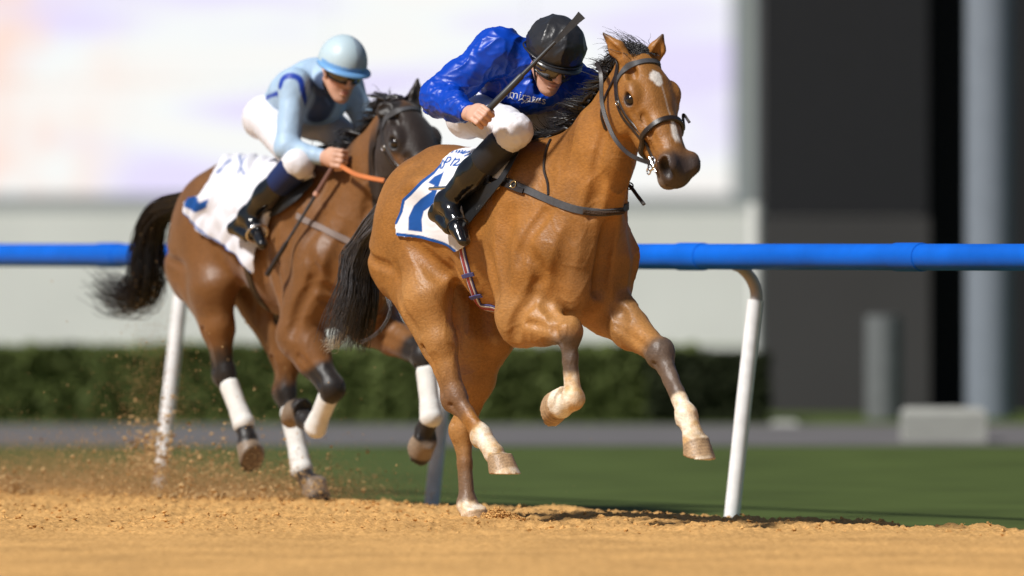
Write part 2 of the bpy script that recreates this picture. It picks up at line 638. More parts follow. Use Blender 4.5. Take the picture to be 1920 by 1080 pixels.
cu = rng.random(nC) * 5.4 - 2.7
cy = rng.random(nC) ** 0.7 * 6.2 - 2.2
_, cv = track_uv(cu, cy)
ok = cv < EDGE - .1
cu, cy = cu[ok], cy[ok]
sz = 0.0025 + 0.013 * rng.random(len(cu)) ** 4
cz = dirt_h(cu, cy) + sz * 0.3
V_, F_ = clod_mesh(len(cu), np.stack([cu, cy, cz], -1), sz, 3)
tag(mesh_obj('dirt_clods', V_, F_, M_dirt, smooth=False), 'loose clods of sandy dirt strewn over the track', 'dirt', kind='stuff')

# --- running rail
M_blue = mat('rail_blue_plastic', (0.001, 0.108, 0.56), rough=0.5, spec=0.25, noise_amt=0.22, noise_scale=3.0, bump=.2, bump_scale=20, dist=.004)
M_white = mat('post_white_plastic', (0.78, 0.79, 0.80), rough=0.5, spec=0.35, noise_amt=0.14, noise_scale=14.0)
M_steel = mat('gooseneck_steel', (0.42, 0.37, 0.34), rough=0.5, spec=0.5, metal=0.3, noise_amt=0.15)
RAILK = 1.03
def rail_pt(x, basey):
    D = 17600 * 1.2 / (basey - 455.0) * RAILK
    return np.array([(x - 960) * D / 17600.0, D - CAM_D, 0])
pr, pl = rail_pt(1373, 968), rail_pt(299, 921)
rstep = (pr - pl) / 2
rdir = nrm(rstep)
rper = np.array([-rdir[1], rdir[0], 0])               # away from the track
if rper[0] < 0: rper = -rper
RR = 0.0585
rz = 1.195 - RR
overhang = 0.03
rail = empty('running_rail', tuple(pl + 0.5 * (pr - pl)))
def rl(p): return np.asarray(p) - np.array(rail.location)
A = pl - rdir * 14 + np.array([0, 0, rz]); B = pr + rdir * 9 + np.array([0, 0, rz])
seg_ends = [-14.0]
L_tot = np.linalg.norm(pr - pl)
s_j = np.linalg.norm(rstep) * 2 - 0.33
joints = [s_j - 2 * 2.62, s_j - 2.62, s_j, s_j + 1.72, s_j + 4.4]
cuts = [-14.0] + joints + [L_tot + 9]
for i in range(len(cuts) - 1):
    a = pl + rdir * cuts[i] + np.array([0, 0, rz]); b = pl + rdir * (cuts[i + 1] - 0.002) + np.array([0, 0, rz])
    mb = MB()
    k = np.linspace(0, 1, 14)[:, None]
    pts = a + (b - a) * k
    mb.tube([rl(p) for p in pts], RR, 20)
    mb.build('rail_pipe', M_blue, rail, smooth=True, auto=50)
for s_ in joints:
    c = pl + rdir * s_ + np.array([0, 0, rz])
    mb = MB()
    pts = [c + rdir * x for x in (-0.10, -0.097, 0.097, 0.10)]
    mb.tube([rl(p) for p in pts], [RR + .001, RR + .005, RR + .005, RR + .001], 20)
    mb.build('rail_sleeve', M_blue, rail, smooth=True, auto=40)
for i in range(-3, 6):
    base = pl + rstep * i
    lean = 0.115
    top = base + rper * lean + rdir * 0.015 + np.array([0, 0, 0.94])
    mb = MB()
    mb.tube([rl(base + np.array([0, 0, -.25]) - rper * lean * .25), rl(base + (top - base) * .5), rl(top)], [0.036, 0.036, 0.036], 14)
    # post and its bent arm are parts of the rail
    mb.build('post', M_white, rail, smooth=True, auto=50)
    q = catmull([top - np.array([0, 0, .06]), top + np.array([0, 0, .035]) + rper * .004, top + np.array([0, 0, .10]) - rper * .025,
                 top + np.array([0, 0, .145]) - rper * .075, top + np.array([0, 0, .16]) - rper * .115], 5)
    mb = MB()
    mb.tube([rl(p) for p in q], 0.026, 10)
    mb.build('rail_arm', M_steel, rail, smooth=True, auto=50)
tag(rail, 'blue plastic running rail on leaning white posts beside the dirt track', 'rail')

# --- hedge beyond the path
M_leafh = mat('hedge_leaf', (0.115, 0.145, 0.040), rough=0.7, spec=0.2, noise_amt=0.16, noise_scale=3.0)
M_leafd = mat('shrub_leaf', (0.030, 0.038, 0.016), rough=0.7, spec=0.15, noise_amt=0.4, noise_scale=3.0)
def leaf_cloud(n, fn, size, seed):
    r = np.random.default_rng(seed)
    P = fn(r, n)
    d1 = r.normal(size=(n, 3)); d1 /= np.linalg.norm(d1, axis=1)[:, None]
    d2 = np.cross(d1, r.normal(size=(n, 3))); d2 /= np.linalg.norm(d2, axis=1)[:, None]
    s_ = size * (0.6 + 0.8 * r.random(n))[:, None]
    V = np.stack([P - d1 * s_, P + d2 * s_ * .45, P + d1 * s_, P - d2 * s_ * .45], 1).reshape(-1, 3)
    F = np.arange(4 * n).reshape(-1, 4)
    return V, F
def hedge(name, x0, x1, Dn, dp, z1, n, m, seed, label, size=0.045):
    y0 = Dn - CAM_D
    def fn(r, n_):
        # spread on the shell of a clipped box, uneven
        P = r.random((n_, 3)) * np.array([x1 - x0, dp, z1 - GZ]) + np.array([x0, y0, GZ])
        side = r.random(n_)
        P[side < .5, 1] = y0 + np.abs(r.normal(size=(side < .5).sum())) * .06
        tp = side > .75
        P[tp, 2] = z1 - np.abs(r.normal(size=tp.sum())) * .05
        P[:, 2] += 0.05 * pnoise(np.stack([P[:, 0] * 1.6, P[:, 1] * 1.6, np.zeros(n_)], 1))
        return P
    root = empty(name, ((x0 + x1) / 2, y0 + dp / 2, GZ))
    V, F = leaf_cloud(n, fn, size, seed)
    mesh_obj('foliage', V - np.array(root.location), F, m, root, smooth=False)
    mb = MB()
    mb.box((x0 + .1 - root.location.x, -dp / 2 + .12, 0.0), (x1 - .1 - root.location.x, dp / 2 - .12, z1 - GZ - .14))
    mb.build('branch_core', m, root)
    return tag(root, label, 'hedge')
hedge('clipped_hedge', -11.0, 1.3, 65.4, 1.3, 0.47, 42000, M_leafh, 11, 'long clipped green hedge in front of the pale wall')
hedge('dark_shrub', 0.95, 1.78, 65.1, 1.0, 0.43, 5000, M_leafd, 12, 'dark nearly black shrub at the right end of the hedge')
# --- pale wall, big screen, dark stand
M_wall = mat('wall_render', (0.70, 0.70, 0.66), rough=0.85, spec=0.2, noise_amt=0.05, noise_scale=1.0)
M_frame = mat('screen_frame_grey', (0.26, 0.285, 0.285), rough=0.6, noise_amt=0.05)
def screen_mat():
    m, t, b = _nt('led_screen')
    L = t.links.new
    b.inputs['Base Color'].default_value = (0.02, 0.02, 0.02, 1)
    b.inputs['Roughness'].default_value = 0.5
    tc = N(t, 'ShaderNodeTexCoord')
    sp = N(t, 'ShaderNodeSeparateXYZ')
    L(tc.outputs['Object'], sp.inputs['Vector'])
    # washed-out picture on the screen: soft horizontal bands of lilac and peach on white
    cb = N(t, 'ShaderNodeCombineXYZ')
    mu = N(t, 'ShaderNodeMath', operation='MULTIPLY'); mu.inputs[1].default_value = 0.22
    L(sp.outputs['X'], mu.inputs[0]); L(mu.outputs[0], cb.inputs['X'])
    L(sp.outputs['Z'], cb.inputs['Z'])
    nz = N(t, 'ShaderNodeTexNoise', Scale=1.35, Detail=1.0)
    L(cb.outputs[0], nz.inputs['Vector'])
    r = N(t, 'ShaderNodeValToRGB')
    e = r.color_ramp.elements
    e[0].position = 0.38; e[0].color = (0.80, 0.74, 1.0, 1)
    e[1].position = 0.52; e[1].color = (0.93, 0.96, 0.95, 1)
    x = e.new(0.72); x.color = (0.98, 0.92, 0.87, 1)
    L(nz.outputs['Fac'], r.inputs['Fac'])
    # peach picture block at the left end of the screen
    gx = N(t, 'ShaderNodeMapRange', interpolation_type='SMOOTHSTEP')
    gx.inputs['From Min'].default_value = -4.2; gx.inputs['From Max'].default_value = -6.2
    L(sp.outputs['X'], gx.inputs['Value'])
    n2 = N(t, 'ShaderNodeTexNoise', Scale=1.1, Detail=1.0)
    L(tc.outputs['Object'], n2.inputs['Vector'])
    m3 = N(t, 'ShaderNodeMapRange')
    m3.inputs['From Min'].default_value = 0.42; m3.inputs['From Max'].default_value = 0.62
    L(n2.outputs['Fac'], m3.inputs['Value'])
    ml = N(t, 'ShaderNodeMath', operation='MULTIPLY')
    L(gx.outputs[0], ml.inputs[0]); L(m3.outputs[0], ml.inputs[1])
    mx = N(t, 'ShaderNodeMix', data_type='RGBA')
    L(ml.outputs[0], mx.inputs[0])
    L(r.outputs['Color'], mx.inputs[6])
    mx.inputs[7].default_value = (1.0, 0.74, 0.64, 1)
    L(mx.outputs[2], b.inputs['Emission Color'])
    b.inputs['Emission Strength'].default_value = 0.98
    return m
M_scr = screen_mat()
SD = 112.0
s_bl = to_world(1372, 366, SD); s_fr = to_world(1418, 390, SD)
zs = s_bl[2]; xs = s_bl[0]
scr = empty('video_screen', (0, SD - CAM_D, 0))
pw, ph = 2.4, 1.35
for i in range(9):
    for j in range(4):
        x1 = xs - i * pw; z0 = zs + j * ph
        mb = MB(); mb.box((x1 - pw + .004, -.06, z0 + .004), (x1 - .004, 0.05, z0 + ph - .004))
        mb.build('screen_panel', M_scr, scr)
mb = MB()
xr = s_fr[0]; zb = s_fr[2]
mb.box((xs + .004, -.16, zb), (xr, .5, zs + 4 * ph + .3)); mb.build('frame_side', M_frame, scr)
mb = MB(); mb.box((xs - 9 * pw, -.16, zb), (xs + .002, .5, zs - .004)); mb.build('frame_bottom', M_frame, scr)
mb = MB(); mb.box((xs - 9 * pw, .06, zs), (xs, .45, zs + 4 * ph)); mb.build('back_panel', M_frame, scr)
tag(scr, 'huge bright video screen in a grey frame behind the horses', 'screen')

w0 = to_world(1432, 392, 110.0)
wl = empty('pale_wall', (0, 110 - CAM_D, GZ))
for i in range(8):
    x1 = w0[0] - i * 3.6
    mb = MB(); mb.box((x1 - 3.59, 0, 0), (x1, .35, w0[2] - GZ))
    mb.build('wall_panel', M_wall, wl)
tag(wl, 'long pale grey wall under the video screen', 'wall')

M_dark = mat('stand_dark_interior', (0.009, 0.009, 0.0105), rough=0.6, noise_amt=0.1)  # near-black colour stands in for the building's unlit interior
M_black = mat('stand_black_opening', (0.004, 0.004, 0.005), rough=0.7, noise_amt=0.1)  # shade inside the opening, put into the colour of a solid box
M_grey = mat('stand_grey_cladding', (0.043, 0.041, 0.040), rough=0.8, noise_amt=0.08, noise_scale=1.0)
M_colm = mat('column_grey_paint', (0.19, 0.215, 0.25), rough=0.55, noise_amt=0.05)
M_conc = mat('concrete_pale', (0.32, 0.32, 0.29), rough=0.9, noise_amt=0.08)
BD = 69.0
st = empty('dark_grandstand', (0, BD - CAM_D, GZ))
def bpx(x0, x1, y0, y1, D=BD):
    a, b = to_world(x0, y1, D), to_world(x1, y0, D)
    return a[0], b[0], a[2] - GZ, b[2] - GZ
def stand_box(nm, x0, x1, y0, y1, m, yoff, dep, zero=False):
    xa, xb, za, zb_ = bpx(x0, x1, y0, y1)
    if zero: za = 0.0
    mb = MB(); mb.box((xa, yoff, za), (xb, yoff + dep, zb_)); return mb.build(nm, m, st)
stand_box('upper_facade', 1432, 1740, -400, 405, M_dark, 0.0, 2.0)
stand_box('lower_wall', 1430, 1742, 407, 830, M_grey, -.1, 2.0, True)
stand_box('recess', 1744, 1930, -400, 760, M_black, 0.8, 1.0, True)
stand_box('side_wall', 1905, 5200, -400, 780, M_dark, 0.2, 2.5, True)
tag(st, 'dark grandstand with black openings right of the screen', 'grandstand')
def cyl(name, xc, hw, y0, y1, D, m, label, cat, n=20):
    a = to_world(xc, y1, D); b = to_world(xc, y0, D)
    r = hw * D / 17600
    mb = MB(); mb.tube([(0, 0, 0), (0, 0, (b[2] - a[2]))], [r, r], n)
    o = mb.build(name, m, None, smooth=True, auto=50)
    o.location = (a[0], a[1], GZ if y1 > 700 else a[2])
    return tag(o, label, cat)
cyl('round_column', 1856, 46, -300, 800, 67.0, M_colm, 'tall grey round column in front of the dark stand', 'column')
M_pst = mat('bollard_pale', (0.13, 0.138, 0.138), rough=0.7)
cyl('pale_bollard', 1657, 34, 606, 800, 66.5, M_pst, 'pale grey upright post before the grey wall', 'post')
def slab(name, x0, x1, y0, D, dep, m, label, cat):
    a = to_world(x0, y0, D); b = to_world(x1, y0, D)
    r = 0.03
    mb = MB(); hz = a[2] - GZ
    x0_, x1_ = -(b[0] - a[0]) / 2, (b[0] - a[0]) / 2
    V = [(x0_, 0, 0), (x1_, 0, 0), (x1_, dep, 0), (x0_, dep, 0), (x0_, 0, hz - r), (x1_, 0, hz - r), (x1_, dep, hz - r), (x0_, dep, hz - r),
         (x0_ + r, r, hz), (x1_ - r, r, hz), (x1_ - r, dep - r, hz), (x0_ + r, dep - r, hz)]
    F = [(0, 3, 2, 1), (0, 1, 5, 4), (1, 2, 6, 5), (2, 3, 7, 6), (3, 0, 4, 7), (4, 5, 9, 8), (5, 6, 10, 9), (6, 7, 11, 10), (7, 4, 8, 11), (8, 9, 10, 11)]
    mb.add(V, F)
    o = mb.build(name, m)
    o.location = ((a[0] + b[0]) / 2, a[1], GZ)
    return tag(o, label, cat)
slab('concrete_block', 1694, 1850, 766, 58.6, .5, M_conc, 'low pale concrete block on the grass at right', 'block')
slab('small_kerb_stone', 1445, 1500, 790, 64.0, .3, M_conc, 'small pale stone near the rail post', 'stone')
cyl('white_post', 1416, 12, 400, 800, 67.5, M_wall, 'slim pale post where the pale wall ends', 'post')

# ================================================================= horses
def lerp(a, b, t): return np.asarray(a) * (1 - t) + np.asarray(b) * t

class Horse:
    pass

def carve(F, Q, dep, wid, k=.025):
    """press a soft groove (dep > 0) or raise a ridge (dep < 0) along a path laid on the surface"""
    Q = catmull(Q, 4)
    S, Nn = F.project(Q, 0.0)
    d = abs(dep)
    R = (wid * wid / 4 + d * d) / (2 * d)
    C = S + Nn * ((R - d) if dep > 0 else -(R - d))
    prof = np.sin(np.linspace(.12, math.pi - .12, len(C))) ** .6
    C = C + Nn * ((1 - prof) * d)[:, None] * (1 if dep > 0 else -1)
    for i in range(len(C) - 1):
        F.cone(C[i], C[i + 1], R, R, k, 'sub' if dep > 0 else 'add')

def horse_field(po, h):
    """po: pose. Returns the body's distance field and its key frames"""
    F = Field((-1.10, -0.52, -0.06), (1.66, 0.52, 2.24), h)
    dz = po.get('dz', 0.0)
    U = lambda u, v, z: np.array([u, v, z + dz])
    # trunk
    secs = [(-.64, 1.33, .17, .14), (-.46, 1.335, .255, .205), (-.18, 1.305, .265, .218), (.12, 1.240, .345, .246),
            (.38, 1.225, .380, .228), (.60, 1.20, .31, .155)]
    for i in range(len(secs) - 1):
        a, b = secs[i], secs[i + 1]
        F.cone(U(a[0], 0, a[1]), U(b[0], 0, b[1]), a[2], b[2], 0.06, sa=a[3], sb=b[3])
    # croup, hips and buttocks
    F.ell(U(-.36, 0, 1.455), (.32, .15, .145), .10)
    F.ell(U(.26, 0, 1.50), (.22, .065, .115), .12)                 # withers
    for s in (-1, 1):
        hip = po['hip'][s]; st = po['stifle'][s]
        F.ell(U(-.49, s * .125, 1.30), (.23, .135, .245), .06)      # gluteal mass
        F.ell(U(-.645, s * .115, 1.18), (.125, .105, .23), .06)       # buttock
        F.ell(U(-.30, s * .205, 1.44), (.09, .05, .05), .07)      # point of hip
    # shoulders, breast
        F.cone(U(.36, s * .125, 1.44), U(.66, s * .085, 1.16), .105, .095, .10, up=(0, s, 0), sa=.14, sb=.14)
        F.ell(U(.40, s * .185, 1.13), (.14, .085, .21), .045)        # triceps
        F.ell(U(.715, s * .060, 1.13), (.088, .072, .22), .06)    # pectoral
    F.ell(U(.60, 0, 1.02), (.16, .13, .14), .08)
    # neck
    n0, n1, n2 = po['neck']
    ax = nrm(n2 - n0); upn = np.array([-ax[2], 0, ax[0]])
    F.cone(n0, n1, .285, .162, .12, up=upn, sa=.155, sb=.084)
    F.cone(n0 + np.array([.10, 0, -.14]), lerp(n0, n1, .8) + np.array([.05, 0, -.04]), .17, .11, .10, up=upn, sa=.15, sb=.085)
    F.cone(n1, n2, .162, .122, .06, up=upn, sa=.084, sb=.070)
    F.cone(n0 + np.array([.15, 0, -.16]), lerp(n1, n2, .35) + np.array([.095, 0, -.085]), .10, .055, .07)       # windpipe side
    # legs
    for s in (-1, 1):
        # hind
        hip, st, hk, ft, co, sole = po['hip'][s], po['stifle'][s], po['hock'][s], po['hfet'][s], po['hcor'][s], po['hsole'][s]
        w_ = nrm(hk - st)
        fwd = np.array([1.0, 0, 0])
        F.cone(hip, st, .19, .125, .09, up=fwd, sa=.12, sb=.095)
        butt = U(-.62, s * .125, 1.12)
        F.cone(butt, lerp(st, hk, .5) - fwd * .015, .12, .060, .08)          # back of the thigh running into the gaskin
        F.cone(st, lerp(st, hk, .45), .112, .080, .06, up=fwd, sa=.085, sb=.062)
        F.cone(lerp(st, hk, .45), hk, .078, .047, .04, up=fwd, sa=.061, sb=.039)
        bk = nrm(np.cross(np.array([0, 1.0, 0]), nrm(ft - hk)))
        if bk[0] > 0: bk = -bk
        F.cone(lerp(st, hk, .62) + bk * .045, hk + bk * .042 - w_ * .0, .022, .030, .03)   # hamstring tendon
        F.ell(hk + bk * .012, (.062, .043, .062), .03)
        F.cone(hk + bk * .040 - w_ * .012, hk + bk * .028 + nrm(ft - hk) * .06, .030, .022, .03)  # point of hock
        F.cone(hk, lerp(hk, ft, .45), .048, .034, .03, up=bk, sa=.038, sb=.027)
        F.cone(lerp(hk, ft, .45), ft, .034, .037, .02, up=bk, sa=.027, sb=.031)
        F.cone(lerp(hk, ft, .2) + bk * .024, lerp(hk, ft, .95) + bk * .022, .018, .020, .02)
        for q in (-1, 1):
            lat = np.array([0, q * 1.0, 0])
            F.cone(lerp(hk, ft, .18) + bk * .014 + lat * .041, lerp(hk, ft, .88) + bk * .016 + lat * .040, .011, .011, .010, 'sub')
            F.cone(lerp(st, hk, .45) + bk * .028 + lat * .062, lerp(st, hk, .92) + bk * .030 + lat * .046, .014, .014, .020, 'sub')
        F.ell(ft + bk * .006, (.048, .041, .048), .025)
        F.ell(ft + bk * .034, (.024, .024, .026), .025)            # ergot tuft
        F.cone(ft, lerp(ft, co, .5), .038, .037, .02); F.cone(lerp(ft, co, .5), co, .037, .046, .015)
        F.hoof(sole, po['hup'][s], po['htoe'][s], .070, .088)
        # fore
        sh, el, kn, ft, co, sole = po['shoulder'][s], po['elbow'][s], po['knee'][s], po['ffet'][s], po['fcor'][s], po['fsole'][s]
        fa = nrm(kn - el)
        fr = np.cross(fa, np.array([0, 1.0, 0])) * -1
        fr = nrm(fr - fa * (fr @ fa))
        if fr @ np.array([.6, 0, .8]) < 0: fr = -fr
        F.cone(sh, el, .140, .118, .09, up=fr, sa=.098, sb=.092)
        F.cone(el, lerp(el, kn, .45), .115, .084, .05, up=fr, sa=.092, sb=.069)
        F.cone(lerp(el, kn, .45), kn, .084, .053, .04, up=fr, sa=.069, sb=.047)
        F.ell(lerp(el, kn, .26) + fr * .03, (.08, .07, .08), .05)
        F.ell(kn, (.060, .056, .062), .035)
        cn = nrm(ft - kn)
        bk = -np.cross(cn, np.array([0, 1.0, 0])); bk = nrm(bk)
        if bk @ fr > 0: bk = -bk
        F.ell(kn + bk * .046 + fa * -.0, (.026, .022, .026), .03)      # pisiform at the back of the knee
        F.cone(kn, lerp(kn, ft, .4), .048, .033, .03, up=bk, sa=.043, sb=.028)
        F.cone(lerp(kn, ft, .4), ft, .033, .037, .02, up=bk, sa=.028, sb=.031)
        F.cone(lerp(kn, ft, .15) + bk * .028, lerp(kn, ft, .95) + bk * .024, .017, .020, .02)
        for q in (-1, 1):
            lat = np.array([0, q * 1.0, 0])
            F.cone(lerp(kn, ft, .14) + bk * .014 + lat * .043, lerp(kn, ft, .88) + bk * .016 + lat * .041, .011, .011, .010, 'sub')
            F.cone(lerp(el, kn, .45) + fr * .012 + lat * .082, lerp(el, kn, .92) + fr * .006 + lat * .058, .012, .012, .022, 'sub')
            F.ell(kn + fr * .030 + lat * .026, (.022, .020, .024), .015)
        F.ell(ft + bk * .006, (.050, .043, .050), .025)
        F.ell(ft + bk * .036, (.024, .024, .026), .025)
        F.cone(ft, lerp(ft, co, .5), .038, .037, .02); F.cone(lerp(ft, co, .5), co, .037, .047, .015)
        F.hoof(sole, po['fup'][s], po['ftoe'][s], .070, .088)
    # tail dock
    F.cone(U(-.70, 0, 1.47), po['dock'], .050, .030, .05)
    # head
    H0, H1_ = po['poll'], po['muzzle']
    A = nrm(H1_ - H0)
    L = np.array([0, 1.0, 0]); L = nrm(L - A * (L @ A))
    yaw = po.get('yaw', 0.0)
    Dn = np.cross(L, A) * -1
    if Dn[0] < 0: Dn = -Dn
    rl_ = po.get('roll', 0.0)
    L, Dn = L * math.cos(rl_) + Dn * math.sin(rl_), Dn * math.cos(rl_) - L * math.sin(rl_)
    R = np.stack([A, Dn, L])
    DS, SS = po.get('ds', 1.15), po.get('ss', 1.28)
    hp = lambda a, d, s: H0 + A * a + Dn * d * DS + L * s * SS
    def he(c, r, k, mode='add', f=1.0):
        F.ell(hp(*c), (r[0] * f * 1.04, r[1] * DS * f, r[2] * SS * f), k, mode, R=R)
    def hc(c1, c2, r1, r2, k, s1=None, s2=None, mode='add'):
        if s1 is None:
            F.cone(hp(*c1), hp(*c2), r1 * 1.15, r2 * 1.15, k, mode)
        else:
            F.cone(hp(*c1), hp(*c2), r1 * DS, r2 * DS, k, mode, up=Dn, sa=s1 * SS, sb=s2 * SS)
    he((.075, -.035, 0), (.115, .088, .074), .05)                 # cranium
    he((.19, -.035, 0), (.13, .085, .088), .05)                   # brow
    hc((.16, -.03, 0), (.36, -.026, 0), .085, .064, .04, .084, .058)
    hc((.36, -.026, 0), (.53, -.026, 0), .062, .054, .03, .055, .046)
    hc((.15, -.14, 0), (.33, -.12, 0), .075, .048, .05, .060, .042)
    hc((.33, -.105, 0), (.52, -.082, 0), .044, .034, .04, .042, .040)   # jaw
    for s in (-1, 1):
        he((.155, -.135, s * .050), (.105, .100, .026), .035)     # cheek plate
        hc((.235, -.035, s * .084), (.37, -.052, s * .058), .017, .010, .014)            # facial crest
        hc((.27, -.012, s * .074), (.43, -.030, s * .062), .006, .005, .010)            # vein along the nose
        he((.185, .012, s * .078), (.046, .024, .024), .022)     # brow ridge over eye
        he((.212, -.018, s * .076), (.042, .036, .028), .022)
        he((.550, -.004, s * .043), (.056, .042, .033), .025)     # nostril wing
        he((.10, .014, s * .058), (.045, .02, .020), .02, 'sub')  # hollow above eye
        hc((.36, -.085, s * .066), (.47, -.062, s * .066), .010, .010, .03, mode='sub')
        hc((.30, -.005, s * .066), (.46, -.012, s * .060), .006, .006, .025, mode='sub')
    he((.578, -.042, 0), (.048, .054, .047), .025)                 # upper lip
    he((.552, -.098, 0), (.044, .030, .038), .015)                 # chin and lower lip
    for s in (-1, 1):
        hc((.49, -.074, s * .062), (.575, -.084, s * .040), .005, .004, .008, mode='sub')
    hc((.625, -.086, .03), (.625, -.086, -.03), .005, .005, .008, mode='sub')
    for s in (-1, 1):
        F.ell(hp(.570, -.008, s * .058), (.050, .030, .036), .010, 'sub',
              R=np.stack([nrm(A * .75 - Dn * .55), nrm(Dn * .75 + A * .55), L]))
        F.ell(hp(.572, -.006, s * .068), (.030, .024, .024), .010, 'sub', R=R)
        F.ell(hp(.212, -.006, s * .096), (.031, .022, .022), .008, 'sub', R=R)    # eye opening
    # relief: folds and muscle edges cut along the surface
    for side_path, dep, wid in po['grooves']:
        for s in (-1, 1):
            Q = np.array(side_path, float); Q[:, 1] *= -s
            carve(F, Q, dep * 1.5, wid)
    carve(F, [(.95, 0, 1.27), (.95, 0, 1.17), (.93, 0, 1.05), (.9, 0, .90)], .036, .06)
    # ears
    for s in (-1, 1):
        eb = hp(.015, .005, s * .052); tip = po['ear'][s]
        w_ = nrm(tip - eb)
        face = nrm(po['earface'][s] - w_ * (po['earface'][s] @ w_))
        mid = lerp(eb, tip, .42)
        F.cone(eb, mid, .030, .033, .02, up=face, sa=.030, sb=.037)
        F.cone(mid, tip, .030, .005, .012, up=face, sa=.037, sb=.006)
        F.cone(lerp(eb, tip, .22) + face * .034, lerp(eb, tip, .82) + face * .016, .022, .006, .008, 'sub', up=face, sa=.028, sb=.009)
    out = Horse()
    out.F, out.hp, out.A, out.Dn, out.L, out.po = F, hp, A, Dn, L, po
    return out

def muscle(V, F, hs):
    """living relief: soft muscle bellies, skin folds and veins over the body"""
    Nn = vnormals(V, F)
    wrp = .35 * np.stack([pnoise(V * 4 + 1), pnoise(V * 4 + 9), pnoise(V * 4 + 5)], 1)
    Q = V + wrp * .25
    low = pnoise(Q * np.array([7., 9., 5.]) + 2)
    mid = pnoise(Q * np.array([15., 15., 9.]) + 7)
    vein = np.exp(-(pnoise(Q * np.array([9., 9., 7.]) + 21) / .045) ** 2)
    body = sstep(.35, .75, V[:, 2]) * (1 - sstep(1.62, 1.75, V[:, 2]))
    d = .0042 * low + .0024 * mid
    vz = np.maximum(sstep(1.25, .95, V[:, 2]), sstep(.5, .8, V[:, 0]) * sstep(1.7, 1.5, V[:, 2])) * sstep(.30, .45, V[:, 2])
    head = ((V - hs.po['poll']) @ hs.A > .02) & (V[:, 0] > hs.po['poll'][0] - .1)
    d = d * body * np.where(head, .25, 1.0) + .0022 * vein * vz
    d = d + .0012 * pnoise(V * 55.) * sstep(.9, .6, V[:, 2])
    return V + Nn * d[:, None]

